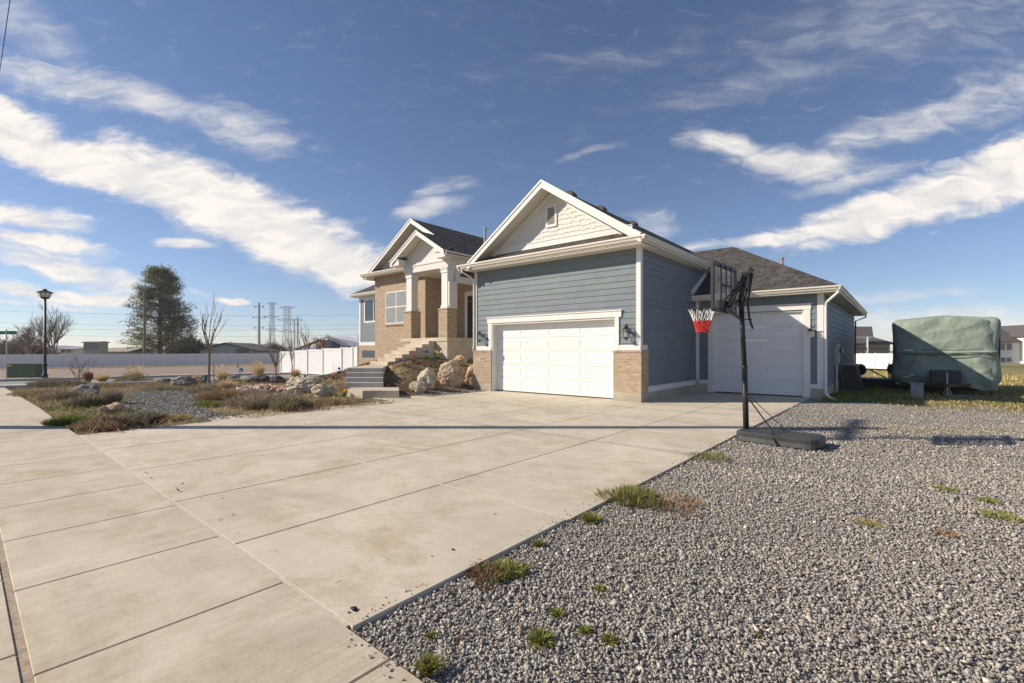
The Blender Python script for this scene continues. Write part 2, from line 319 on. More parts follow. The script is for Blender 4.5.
# ------------------------------------------------------------------ mesh building
WP = set()                                                    # things whose parts are modelled in place
class MB:
    def __init__(s): s.v = []; s.f = []; s.t = []; s.m = []; s.cm = 0; s.ct = (1, 1, 1)
    def add(s, vs, fs, tone=None):
        o = len(s.v); s.v += [tuple(p) for p in vs]; s.f += [tuple(i+o for i in f) for f in fs]
        s.t += [tone or s.ct]*len(fs); s.m += [s.cm]*len(fs); return s
    def box(s, x0, x1, y0, y1, z0, z1, tone=None):
        return s.add([(x0, y0, z0), (x1, y0, z0), (x1, y1, z0), (x0, y1, z0), (x0, y0, z1), (x1, y0, z1), (x1, y1, z1), (x0, y1, z1)],
                     [(0, 3, 2, 1), (4, 5, 6, 7), (0, 1, 5, 4), (1, 2, 6, 5), (2, 3, 7, 6), (3, 0, 4, 7)], tone)
    def ext(s, poly, vec, tone=None):                        # a flat outline given a thickness
        n = len(poly); vec = Vector(vec); p = [Vector(q) for q in poly]
        nrm = Vector((0, 0, 0))
        for i in range(n): nrm += p[i].cross(p[(i+1) % n])
        if nrm.dot(vec) > 0: p = p[::-1]
        return s.add(p+[q+vec for q in p], [tuple(range(n))]+[tuple(range(2*n-1, n-1, -1))]+[(i, n+i, n+(i+1) % n, (i+1) % n) for i in range(n)], tone)
    def beam(s, a, b, w, h=None, up=(0, 0, 1), tone=None):
        h = h or w; a = Vector(a); b = Vector(b); d = (b-a).normalized(); up = Vector(up)
        if abs(d.dot(up)) > .98: up = Vector((1, 0, 0))
        r = d.cross(up).normalized(); u = r.cross(d)
        q = [r*(-w/2)+u*(-h/2), r*(w/2)+u*(-h/2), r*(w/2)+u*(h/2), r*(-w/2)+u*(h/2)]
        return s.add([a+x for x in q]+[b+x for x in q], [(0, 1, 2, 3), (7, 6, 5, 4), (0, 4, 5, 1), (1, 5, 6, 2), (2, 6, 7, 3), (3, 7, 4, 0)], tone)
    def tube(s, pts, rad, n=8, tone=None, cap=True):
        pts = [Vector(p) for p in pts]; rs = rad if isinstance(rad, (list, tuple)) else [rad]*len(pts)
        o = []; fs = []; prev = None
        for i, p in enumerate(pts):
            d = (pts[min(i+1, len(pts)-1)]-pts[max(i-1, 0)]).normalized()
            if prev is None: prev = Vector((0, 0, 1)) if abs(d.z) < .9 else Vector((1, 0, 0))
            r = d.cross(prev)
            if r.length < 1e-4: r = d.cross(Vector((0, 1, 0)))
            r.normalize(); u = r.cross(d).normalized(); prev = u
            for k in range(n):
                a = 2*math.pi*k/n; o.append(p+(r*math.cos(a)+u*math.sin(a))*rs[i])
        for i in range(len(pts)-1):
            for k in range(n): a = i*n+k; b = i*n+(k+1) % n; fs.append((a, a+n, b+n, b))
        if cap: fs.append(tuple(range(n))); fs.append(tuple(range((len(pts)-1)*n+n-1, (len(pts)-1)*n-1, -1)))
        return s.add(o, fs, tone)
    def build(s, name, mats, parent=None, smooth=False, bevel=0):
        me = bpy.data.meshes.new(name); me.from_pydata(s.v, [], s.f)
        if isinstance(mats, str): mats = [mats]
        for m in mats: me.materials.append(MATS[m])
        if len(mats) > 1: me.polygons.foreach_set('material_index', s.m)
        me.update()
        nl = len(me.loops); co = np.array(s.v, float)
        li = np.zeros(nl, int); me.loops.foreach_get('vertex_index', li)
        nr = np.zeros(len(me.polygons)*3); me.polygons.foreach_get('normal', nr); nr = nr.reshape(-1, 3)
        ls = np.zeros(len(me.polygons), int); me.polygons.foreach_get('loop_total', ls); nr = np.repeat(nr, ls, 0)
        tx = np.stack([-nr[:, 1], nr[:, 0], np.zeros(nl)], 1); l = np.linalg.norm(tx, axis=1); flat = l < 1e-3
        tx[flat] = (1, 0, 0); l[flat] = 1; tx /= l[:, None]; bt = np.cross(nr, tx)
        P = co[li]; uvs = np.stack([(P*tx).sum(1), (P*bt).sum(1)], 1)
        ul = me.uv_layers.new(name='UVMap'); ul.data.foreach_set('uv', uvs.ravel())
        ca = me.color_attributes.new('tone', 'FLOAT_COLOR', 'CORNER')
        tt = np.ones((nl, 4)); tt[:, :3] = np.repeat(np.array(s.t, float).reshape(-1, 3), ls, 0); ca.data.foreach_set('color', tt.ravel())
        if smooth: me.polygons.foreach_set('use_smooth', [True]*len(me.polygons))
        o = bpy.data.objects.new(name, me); C.objects.link(o)
        if parent: o.parent = parent; o.matrix_parent_inverse = Matrix.Translation(-Vector(parent.location)) if parent.name in WP else Matrix()
        if bevel:
            b = o.modifiers.new('bevel', 'BEVEL'); b.width = bevel; b.segments = 2; b.limit_method = 'ANGLE'; b.angle_limit = R(40)
        return o
def mesh_np(name, V, Fc, tone, mat, parent=None, smooth=False):   # V (n,3); Fc (m,k); tone (m,3)
    me = bpy.data.meshes.new(name); n, k = Fc.shape
    me.vertices.add(len(V)); me.vertices.foreach_set('co', V.astype(np.float32).ravel())
    me.loops.add(n*k); me.loops.foreach_set('vertex_index', Fc.astype(np.int32).ravel())
    me.polygons.add(n); me.polygons.foreach_set('loop_start', np.arange(0, n*k, k, dtype=np.int32)); me.polygons.foreach_set('loop_total', np.full(n, k, dtype=np.int32))
    me.materials.append(MATS[mat]); me.update(calc_edges=True)
    ca = me.color_attributes.new('tone', 'FLOAT_COLOR', 'CORNER'); tt = np.ones((n*k, 4), np.float32); tt[:, :3] = np.repeat(tone, k, 0); ca.data.foreach_set('color', tt.ravel())
    if smooth: me.polygons.foreach_set('use_smooth', [True]*n)
    o = bpy.data.objects.new(name, me); C.objects.link(o)
    if parent: o.parent = parent
    return o
def thing(name, label, cat, loc=(0, 0, 0), rz=0, group=None):
    o = bpy.data.objects.new(name, None); C.objects.link(o); o.location = loc; o.rotation_euler = (0, 0, rz)
    o.empty_display_size = .2; o['label'] = label; o['category'] = cat
    if group: o['group'] = group
    return o
def tag(o, label, cat, group=None):
    o['label'] = label; o['category'] = cat
    if group: o['group'] = group
    return o
def struct(o): o['kind'] = 'structure'; return o
def stuff(o, label, cat): tag(o, label, cat); o['kind'] = 'stuff'; return o

# ------------------------------------------------------------------ the air
def haze_box():
    m = bpy.data.materials.new('haze'); m.use_nodes = True; t = m.node_tree; t.nodes.clear()
    v = t.nodes.new('ShaderNodeVolumePrincipled'); v.inputs['Color'].default_value = (.93, .95, 1, 1); v.inputs['Density'].default_value = .00038; v.inputs['Anisotropy'].default_value = .1
    o = t.nodes.new('ShaderNodeOutputMaterial'); t.links.new(v.outputs[0], o.inputs['Volume'])
    MATS['haze'] = m; b = MB(); b.box(-420, 260, -120, 420, -3.2, 46); h = b.build('haze', 'haze'); h['kind'] = 'stuff'; h['label'] = 'thin pale air over the whole neighbourhood'; h['category'] = 'haze'
# ------------------------------------------------------------------ ground sheets
def sheet(name, xs, ys, mat, dz=0.0, inside=None, smooth=True):
    xs = np.asarray(xs); ys = np.asarray(ys); X, Y = np.meshgrid(xs, ys); Z = H(X, Y)+dz
    V = np.stack([X.ravel(), Y.ravel(), Z.ravel()], 1); nx = len(xs); ny = len(ys)
    i, j = np.meshgrid(np.arange(nx-1), np.arange(ny-1)); a = (j*nx+i).ravel()
    Fc = np.stack([a, a+1, a+1+nx, a+nx], 1)
    if inside is not None:
        cx = V[Fc].mean(1); Fc = Fc[inside(cx[:, 0], cx[:, 1])]
    return mesh_np(name, V, Fc, np.ones((len(Fc), 3)), mat, smooth=smooth)
ax = np.concatenate([-np.geomspace(3000, 60, 40), np.arange(-58, 20, .5), np.arange(20, 60, 2), np.geomspace(60, 3000, 40)])
ay = np.concatenate([-np.geomspace(3000, 12, 24), np.arange(-10, 40, .5), np.arange(40, 80, 2), np.geomspace(80, 3000, 40)])
struct(sheet('ground', ax, ay, 'field', -.09))
struct(sheet('gravel_lot', np.arange(-2.29, 18, .25), np.arange(-3, 34, .25), 'gravel', -.036, lambda x, y: (y > 1.38) | (y > -3), smooth=True))
# sidewalk of square flags
def flags(name, x0, x1, y0, y1, xj, yj, mat, gap=.012, top=0.0, thick=.10, skip=None):
    b = MB()
    xs = [x0]+[q for q in xj if x0 < q < x1]+[x1]; ys = [y0]+[q for q in yj if y0 < q < y1]+[y1]
    for i in range(len(xs)-1):
        for j in range(len(ys)-1):
            a0, a1, b0, b1 = xs[i]+gap/2, xs[i+1]-gap/2, ys[j]+gap/2, ys[j+1]-gap/2
            if skip and skip((a0+a1)/2, (b0+b1)/2): continue
            zs_ = [gz(x, y)+top for x, y in ((a0, b0), (a1, b0), (a1, b1), (a0, b1))]
            ch = .004
            q = [(a0, b0), (a1, b0), (a1, b1), (a0, b1)]; qi = [(a0+ch, b0+ch), (a1-ch, b0+ch), (a1-ch, b1-ch), (a0+ch, b1-ch)]
            v = [(x, y, z-thick) for (x, y), z in zip(q, zs_)]+[(x, y, z-.006) for (x, y), z in zip(q, zs_)]+[(x, y, z) for (x, y), z in zip(qi, zs_)]
            f = [(8, 9, 10, 11)]+[(k, (k+1) % 4, 4+(k+1) % 4, 4+k) for k in range(4)]+[(4+k, 4+(k+1) % 4, 8+(k+1) % 4, 8+k) for k in range(4)]
            b.add(v, f)
    return struct(b.build(name, mat))
J = [-3.07+1.163*k for k in range(-30, 16)]
flags('sidewalk', -33, 14, .215, 1.36, J, [], 'walk')
flags('sidewalk_inner', -33, 14, -1.2, .188, [q-.28 for q in J], [], 'walk', top=0)
b = MB(); b.box(-33, 14, .17, .22, -.2, -.010); struct(b.build('sidewalk_seam', 'seam_dirt'))
# driveway slabs
XJ = [-9.21, -7.36, -5.52, -3.96]
DW_X0 = -12.05
b = MB(); b.box(DW_X0+.25, -2.32, 1.37, 17.9, -.2, -.02); struct(b.build('driveway_bed', 'joint_dirt'))
flags('driveway', -11.2, -2.28, 1.368, 3.48, XJ, [], 'driveway', .016)
flags('driveway_upper', -11.75, -2.26, 3.495, 17.62, XJ, [8.35, 12.2], 'driveway', .015, skip=lambda x, y: False)
b = MB(); b.box(-11.1, -2.28, 3.478, 3.497, -.05, .001)
b.box(-11.2, -2.32, 1.350, 1.380, -.06, -.002)
struct(b.build('driveway_seams', 'joint_pale'))
b = MB(); b.ext([(-11.7, 8.36, 0), (-13.05, 8.36, 0), (-12.3, 9.7, 0), (-11.7, 11.2, 0)][::-1], (0, 0, -.1)); struct(b.build('front_walk', 'driveway'))
# garden bed, gravel path, mulch
def in_garden(x, y): return (y > 1.38) & (x < -11.0) & (x > -30) & (y < 34)
struct(sheet('garden_bed', np.arange(-30, -11.0, .25), np.arange(1.4, 26, .25), 'bed_soil', -.014, lambda x, y: in_garden(x, y) & ~((x > -24.2) & (y > 16.2)) & ((y < 14.6) | (x < -16)) & ((x-(-26.5)) > -.4*(y-1.4)*0-0+.0*(y)) ))
PATHL = [(-11.35, 3.75, .50), (-13, 3.35, .65), (-15, 3.5, .80), (-17.5, 4.0, .95), (-20, 4.7, 1.1), (-22.4, 5.2, 1.0)]
def path_in(x, y, grow=0):
    r = np.zeros(np.shape(x), bool)
    for (ax_, ay_, aw), (bx_, by_, bw) in zip(PATHL[:-1], PATHL[1:]):
        t = np.clip(((x-ax_)*(bx_-ax_)+(y-ay_)*(by_-ay_))/((bx_-ax_)**2+(by_-ay_)**2), 0, 1)
        r |= np.hypot(x-(ax_+t*(bx_-ax_)), y-(ay_+t*(by_-ay_))) < aw+(bw-aw)*t+grow
    return r
struct(sheet('garden_path', np.arange(-24, -11.2, .1), np.arange(2, 7.5, .1), 'path_gravel', -.006, lambda x, y: path_in(x, y) & (x < -11.3)))
struct(sheet('boulder_gravel_strip', np.arange(-13.0, -11.6, .1), np.arange(9.9, 12.6, .1), 'path_gravel', .0, lambda x, y: (x > -12.55) & (x < -11.8)))
# cross street beyond the garden
SU = Vector((.35, .937, 0)).normalized(); SN = Vector((-SU.y, SU.x, 0))      # along and away
S0 = Vector((-32.0, 4.5, 0))
def strip(name, a, b_, mat, dz, h=0, l0=-40, l1=42):
    L = np.arange(l0, l1+.1, 2); V = []; Fc = []
    for q in L:
        for w in (a, b_):
            p = S0+SU*q+SN*w; V.append((p.x, p.y, gz(p.x, p.y)+dz+h))
    n = len(L)
    for i in range(n-1): Fc.append((2*i, 2*i+2, 2*i+3, 2*i+1))
    if h:
        m = len(V); V += [(x, y, z-h-.1) for x, y, z in V]
        for i in range(n-1): Fc += [(2*i, 2*i+m, 2*i+2+m, 2*i+2), (2*i+1, 2*i+3, 2*i+3+m, 2*i+1+m)]
    return struct(mesh_np(name, np.array(V), np.array(Fc), np.ones((len(Fc), 3)), mat))
strip('street', 0, 7.6, 'asphalt', -.03); strip('near_kerb', -1.6, 0, 'old_concrete', -.02, .09); strip('far_kerb', 7.6, 9.4, 'old_concrete', -.02, .12)
strip('verge_gravel', 9.4, 50, 'pink_gravel', -.01, 0, -70, 42)
# far mountains, distant and low
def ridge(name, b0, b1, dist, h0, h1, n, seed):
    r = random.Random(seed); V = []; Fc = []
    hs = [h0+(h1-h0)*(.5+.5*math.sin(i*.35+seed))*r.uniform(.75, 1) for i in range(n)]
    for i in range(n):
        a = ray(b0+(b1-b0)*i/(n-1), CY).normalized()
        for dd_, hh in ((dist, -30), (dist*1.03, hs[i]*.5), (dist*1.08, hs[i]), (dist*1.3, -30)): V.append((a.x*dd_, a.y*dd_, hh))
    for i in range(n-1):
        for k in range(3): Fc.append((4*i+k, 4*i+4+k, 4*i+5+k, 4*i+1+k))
    return struct(mesh_np(name, np.array(V), np.array(Fc), np.ones((len(Fc), 3)), 'mountain_hazed', smooth=True))
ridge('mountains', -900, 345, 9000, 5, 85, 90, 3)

# ------------------------------------------------------------------ the house
house = thing('house', 'blue grey and tan brick house with white trimmed double and single garage doors', 'house', (-9, 14.5, 0)); WP.add('house')
HS = house
SID = (.176, .211, .236)
def lap(mb, o, d, n, L, z0, z1, cuts=(), expo=.185, lim=None, rnd=None):
    o = Vector(o); d = Vector(d); n = Vector(n); rnd = rnd or random.Random(int(L*100))
    z = z0
    brk = sorted({z0, z1}|{c for q in cuts for c in q[2:4] if z0 < c < z1})
    k = 0
    while z < z1-1e-3:
        e = min([z0+(k+1)*expo]+[c for c in brk if c > z+1e-3]+[z1])
        full = abs(e-(z0+(k+1)*expo)) < 1e-3
        zm = (z+e)/2; spans = [(0, L)] if lim is None else ([lim(zm)] if lim(zm) else [])
        for (u0, u1, za, zb) in cuts:
            if za < zm < zb:
                ns = []
                for a, b_ in spans:
                    if u1 <= a or u0 >= b_: ns.append((a, b_))
                    else:
                        if u0 > a: ns.append((a, u0))
                        if u1 < b_: ns.append((u1, b_))
                spans = ns
        for a, b_ in spans:
            u = a
            while u < b_-1e-3:
                w = min(b_-u, rnd.uniform(1.6, 3.7)); w = b_-u if b_-u-w < .5 else w
                f = (z-(z0+k*expo))/expo
                t0 = .024-.016*f; t1 = .024-.016*((e-(z0+k*expo))/expo)
                tone = tuple(c*rnd.uniform(.95, 1.05) for c in SID)
                A = o+d*(u+.0015); B = o+d*(u+w-.0015)
                vs = [A+Vector((0, 0, z)), B+Vector((0, 0, z)), B+n*t0+Vector((0, 0, z)), A+n*t0+Vector((0, 0, z)),
                      A+Vector((0, 0, e)), B+Vector((0, 0, e)), B+n*t1+Vector((0, 0, e)), A+n*t1+Vector((0, 0, e))]
                if d.cross(n).z < 0: fs = [(0, 3, 2, 1), (4, 5, 6, 7), (3, 7, 6, 2), (0, 4, 7, 3), (1, 2, 6, 5)]; fs = [t_[::-1] for t_ in fs]
                else: fs = [(0, 3, 2, 1), (4, 5, 6, 7), (3, 7, 6, 2), (0, 4, 7, 3), (1, 2, 6, 5)]
                fs = [f_[::-1] for f_ in fs]
                mb.add(vs, fs, tone); u += w
        if full: k += 1
        z = e
def clusters(mb, tol=.03):                                   # group the faces of a builder into pieces that touch
    n = len(mb.v); par = list(range(n))
    def fd(i):
        while par[i] != i: par[i] = par[par[i]]; i = par[i]
        return i
    for f in mb.f:
        for q in f[1:]: par[fd(q)] = fd(f[0])
    ids = np.array([fd(i) for i in range(n)]); V = np.array(mb.v, float); u = np.unique(ids)
    lo = np.array([V[ids == k].min(0) for k in u]); hi = np.array([V[ids == k].max(0) for k in u]); g = list(range(len(u)))
    def gf(i):
        while g[i] != i: g[i] = g[g[i]]; i = g[i]
        return i
    for i in range(len(u)):
        t_ = ((lo <= hi[i]+tol) & (hi >= lo[i]-tol)).all(1)
        for j in np.nonzero(t_)[0]: g[gf(int(j))] = gf(i)
    return {int(k): gf(i) for i, k in enumerate(u)}, ids
def part(name, mb, mat, parent=None, split=True, **k):
    if not split or len(mb.f) > 4000: return mb.build(name, mat, parent or HS, **k)
    mp, ids = clusters(mb); gs = sorted(set(mp.values())); 
    if len(gs) == 1 or len(gs) > 30: return mb.build(name, mat, parent or HS, **k)
    first = None
    for q in gs:
        s_ = MB(); rem = {}
        for f, t_, m_ in zip(mb.f, mb.t, mb.m):
            if mp[int(ids[f[0]])] != q: continue
            nf = []
            for i in f:
                if i not in rem: rem[i] = len(s_.v); s_.v.append(mb.v[i])
                nf.append(rem[i])
            s_.f.append(tuple(nf)); s_.t.append(t_); s_.m.append(m_)
        o = s_.build(name, mat, parent or HS, **k); first = first or o
    return first

# --- double garage block
GX0, GX1, GY, GZ = -12.48, -5.83, 12.70, 4.50
b = MB()
b.box(GX0, -11.60, GY, GY+.25, 0, GZ); b.box(-6.62, GX1, GY, GY+.25, 0, GZ); b.box(-11.60, -6.62, GY, GY+.25, 2.46, GZ)
b.box(GX1-.2, GX1, GY+.25, 24, 0, GZ); b.box(GX0, GX0+.2, GY+.25, 24, 0, GZ); b.ct = SID
part('garage_core_wall', b, 'wall_grey')
b = MB()
lap(b, (GX0, GY, 0), (1, 0, 0), (0, -1, 0), GX1-GX0, 1.52, GZ-.02, [(-.1+.0, .02, 0, 5), (GX0*0+(-11.72-GX0), -6.50-GX0, 0, 2.50)])
lap(b, (GX1, GY, 0), (0, 1, 0), (1, 0, 0), 4.62, .44, GZ-.02)
lap(b, (GX1, 17.30, 0), (0, 1, 0), (1, 0, 0), 5.0, 3.45, GZ-.02)
part('siding', b, 'siding')
# brick piers and concrete feet
b = MB()
for x0, x1, y1 in ((-12.55, -11.63, 13.1), (-6.65, -5.76, 13.12)):
    b.box(x0, x1, 12.625, y1, .262, 1.44)
part('brick_pier', b, 'brick')
b = MB()
for x0, x1, y1 in ((-12.55, -11.63, 13.1), (-6.65, -5.76, 13.12)):
    b.box(x0-.02, x1+.02, 12.605, y1+.02, 1.442, 1.50)
part('brick_cap', b, 'brick', bevel=.006)
b = MB()
for x0, x1, y1 in ((-12.55, -11.63, 13.1), (-6.65, -5.76, 13.12)): b.box(x0+.004, x1-.002, 12.622, y1, -.1, .26)
b.box(GX1-.15, GX1+.03, 13.12, 17.36, -.1, .26)
part('footing', b, 'footing')
# address plate
b = MB(); b.box(-12.25, -11.93, 12.612, 12.626, 1.10, 1.25); pl = part('address_plate', b, 'cast_concrete', bevel=.004)
b = MB()
def digit(mb, ch, x, z, h, y, th=.012, w=None):
    w = w or h*.55; t_ = h*.14
    S = {'a': (0, h-t_, w, h), 'b': (w-t_, h/2, w, h), 'c': (w-t_, 0, w, h/2), 'd': (0, 0, w, t_), 'e': (0, 0, t_, h/2), 'f': (0, h/2, t_, h), 'g': (0, h/2-t_/2, w, h/2+t_/2)}
    for k in {'1': 'bc', '3': 'abcdg', '9': 'abcdfg', '4': 'bcfg'}[ch]:
        x0, z0, x1, z1 = S[k]; mb.box(x+x0, x+x1, y-th, y, z+z0, z+z1)
for i, ch in enumerate('1394'): digit(b, ch, -12.20+i*.058, 1.14, .075, 12.6125, .004)
part('address_number', b, 'rusty_metal', pl, split=False)
# trim
b = MB()
b.box(-6.48, GX1+.035, 12.655, 12.70, 1.503, 1.66); b.box(GX0-.035, -11.80, 12.655, 12.70, 1.503, 1.66)
b.box(GX1, GX1+.035, 12.70, 13.14, 1.503, 1.66)
b.box(GX1-.10, GX1+.038, 12.652, 12.70, 1.66, GZ-.01); b.box(GX1+.001, GX1+.038, 12.70, 12.80, 1.66, GZ-.01)
b.box(GX0-.038, GX0+.09, 12.652, 12.70, 1.66, GZ-.01)
b.box(GX1+.001, GX1+.036, 13.14, 17.29, .262, .42); b.box(GX1+.001, GX1+.045, 13.14, 17.29, .262, .285)
part('corner_trim', b, 'trim_white', bevel=.003)
b = MB()
b.box(-11.84, -6.40, 12.640, 12.70, 2.50, 2.68); b.box(-11.87, -6.37, 12.615, 12.70, 2.68, 2.715)
b.box(-11.80, -11.63, 12.648, 12.70, 1.502, 2.50); b.box(-6.62, -6.48, 12.648, 12.70, 1.502, 2.50)
b.box(-11.63, -11.585, 12.66, 12.98, 0, 2.50); b.box(-6.655, -6.62, 12.72, 12.98, 0, 2.50); b.box(-11.585, -6.655, 12.68, 12.98, 2.44, 2.50)
part('door_surround', b, 'trim_white', bevel=.003)
def sectional(name, x0, x1, y, z0, z1, rows, cols, label=None):
    b = MB(); h = (z1-z0)/rows
    for r_ in range(rows):
        a, c = z0+r_*h+.003, z0+(r_+1)*h-.003
        b.box(x0, x1, y, y+.04, a, c)
    o = part(name, b, 'door_white', bevel=.003)
    b = MB(); w = (x1-x0)/cols
    for r_ in range(rows):
        for k in range(cols):
            X0, X1, Z0, Z1 = x0+k*w+.11, x0+(k+1)*w-.11, z0+r_*h+.09, z0+(r_+1)*h-.09
            m = .022; yy = y
            pts = [(X0, yy, Z0), (X1, yy, Z0), (X1, yy, Z1), (X0, yy, Z1), (X0+m, yy-.011, Z0+m), (X1-m, yy-.011, Z0+m), (X1-m, yy-.011, Z1-m), (X0+m, yy-.011, Z1-m),
                   (X0+2*m, yy-.003, Z0+2*m), (X1-2*m, yy-.003, Z0+2*m), (X1-2*m, yy-.003, Z1-2*m), (X0+2*m, yy-.003, Z1-2*m)]
            b.add(pts, [(q, (q+1) % 4, 4+(q+1) % 4, 4+q) for q in range(4)]+[(4+q, 4+(q+1) % 4, 8+(q+1) % 4, 8+q) for q in range(4)]+[(8, 9, 10, 11)])
    part('raised_panel', b, 'door_white', o, split=False)
    b = MB(); b.box(x0, x1, y-.004, y+.03, z0-.03, z0-.002); part('bottom_seal', b, 'black_plastic', o)
    return o
sectional('garage_door', -11.585, -6.655, 12.92, .03, 2.44, 5, 4)['label'] = 'wide white double garage door of five raised panel rows'
# soffit, gutters, pent roof and roof
EX = .31; EO = .50                                                     # eave overhang
SL = .67
RX = -8.955; PK = 7.02
b = MB()
b.box(GX0-EX, GX1+EX-.0, GY-EO, GY-.001, 4.48, 4.50); b.box(GX1+.001, GX1+EX-.0, GY, 19, 4.48, 4.50); b.box(GX0-EX, GX0-.001, GY, 19, 4.48, 4.50)
part('soffit', b, 'soffit')
def gutter(mb, a, c, out, z, h=.13, w=.12):                  # k-style gutter running a -> c, opening away from the wall
    a = Vector((*a, 0)); c = Vector((*c, 0)); out = Vector((*out, 0))
    prof = [(0, z-h), (w*.55, z-h), (w*.75, z-h*.55), (w, z-h*.35), (w, z), (w-.012, z), (w-.012, z-.02), (0, z-.02)]
    mb.ext([a+out*u+Vector((0, 0, v)) for u, v in prof], c-a)
    mb.ext([a+Vector((0, 0, z-h-.055)), a+out*.02+Vector((0, 0, z-h-.055)), a+out*.02+Vector((0, 0, z-.01)), a+Vector((0, 0, z-.01))], c-a)
b = MB()
gutter(b, (GX0-EX-.11, GY-EO), (GX1+EX+.11, GY-EO), (0, -1), 4.70)
gutter(b, (GX1+EX, GY-EO-.118), (GX1+EX, 17.9), (1, 0), 4.702)
gutter(b, (GX0-EX, GY-EO-.118), (GX0-EX, 17.3), (-1, 0), 4.702)
part('gutter', b, 'gutter_cream')
def slab4(mb, a, b_, c, d_, t_=.09): mb.ext([a, b_, c, d_], (0, 0, -t_))
b = MB()
ex = GX1+EX+.06; exl = GX0-EX-.06
def rz_(x): return PK-.02-SL*abs(x-RX)
slab4(b, (RX, 12.20, PK-.02), (ex, 12.20, rz_(ex)), (ex, 30, rz_(ex)), (RX, 30, PK-.02))
slab4(b, (RX, 12.20, PK-.02), (RX, 30, PK-.02), (exl, 30, rz_(exl)), (exl, 12.20, rz_(exl)))
slab4(b, (exl+.05, 12.09, 4.685), (ex-.05, 12.09, 4.685), (-5.96, 12.72, 4.98), (-11.95, 12.72, 4.98), .03)
part('roof', b, 'shingle')['label'] = 'shingled gable roof over the double garage'
b = MB()
def rakeb(mb, xa, xb, y0, y1, zf, w, t0=0):                  # gable rake: band below the roof line between two x
    mb.ext([(xa, y0, zf(xa)-t0), (xb, y0, zf(xb)-t0), (xb, y0, zf(xb)-t0-w), (xa, y0, zf(xa)-t0-w)], (0, y1-y0, 0))
rr = lambda x: PK-SL*abs(x-RX)
for x0 in (-12.36, -5.55):
    rakeb(b, x0, RX, 12.12, 12.16, rr, .25, .005)
    rakeb(b, x0, RX, 12.095, 12.12, rr, .075, -.012)
part('rake_board', b, 'trim_white', bevel=.003)
b = MB()
for x0 in (-12.36, -5.55): rakeb(b, x0, RX, 12.16, 12.69, rr, .02, .19)
part('rake_soffit', b, 'soffit')
# shake gable
b = MB(); rnd = random.Random(5)
zz = 5.17; row = 0; inner = lambda z: (PK-.36-z)/SL
while zz < 6.6:
    hw = inner(zz); x = RX-hw-rnd.uniform(0, .1)
    while x < RX+hw:
        w = rnd.choice((.09, .13, .17, .2)); zb = zz+(rnd.choice((0, 0, -.035)))
        xm = x+w/2; h_ = min(zz+.20, PK-.22-SL*abs(xm-RX))
        if h_ > zb+.03 and abs(xm-RX) < hw+.1:
            b.add([(x+.003, 12.70, zb), (x+w-.003, 12.70, zb), (x+w-.003, 12.672, zb), (x+.003, 12.672, zb), (x+.003, 12.70, h_), (x+w-.003, 12.70, h_), (x+w-.003, 12.692, h_), (x+.003, 12.692, h_)],
                  [(0, 1, 2, 3), (3, 2, 6, 7), (0, 3, 7, 4), (2, 1, 5, 6), (7, 6, 5, 4)])
        x += w
    zz += .155
part('shake_cladding', b, 'shake_cream')
b = MB(); b.ext([(exl+.3, 12.70, 4.9), (ex-.3, 12.70, 4.9), (RX, 12.70, PK-.10)], (0, .12, 0)); part('gable_wall', b, 'shake_cream')
b = MB(); b.box(RX-2.9, RX+2.9, 12.655, 12.70, 4.985, 5.17); b.box(RX-2.9, RX+2.9, 12.64, 12.70, 5.17, 5.195)
for s in (-1, 1): rakeb(b, RX+s*2.9, RX, 12.665, 12.70, rr, .13, .27)
part('frieze_board', b, 'trim_white', bevel=.003)
b = MB(); b.box(-9.16, -8.72, 12.64, 12.69, 5.60, 6.32); vf = part('gable_vent', b, 'trim_white', bevel=.004)
b = MB()
for k in range(11): b.add([(-9.08, 12.636, 5.70+k*.05), (-8.80, 12.636, 5.70+k*.05), (-8.80, 12.60+.02, 5.735+k*.05-.03), (-9.08, 12.62, 5.735+k*.05-.03)], [(0, 1, 2, 3), (3, 2, 1, 0)])
b.box(-9.08, -8.80, 12.634, 12.638, 5.69, 6.25); part('louvre', b, 'wall_taupe', vf, split=False)
for y in (13.5, 15.6, 18.3):
    b = MB(); x = RX+.25; z = PK-SL*.25
    b.ext([(x-.14, y-.15, z+.03), (x+.16, y-.15, z-.14), (x+.16, y-.15, z-.02), (x+.04, y-.15, z+.09), (x-.14, y-.15, z+.11)], (0, .30, 0))
    part('roof_vent', b, 'roof_brown', bevel=.02)
b = MB()
x = GX0-.035
b.tube([(x-.16, GY-EO-.05, 4.57), (x-.16, GY-EO-.05, 4.44), (x-.05, 12.50, 4.27), (x, 12.62, 4.14), (x, 12.62, 1.66), (x-.03, 12.59, 1.54)], .036, 6)
part('downspout', b, 'trim_white')
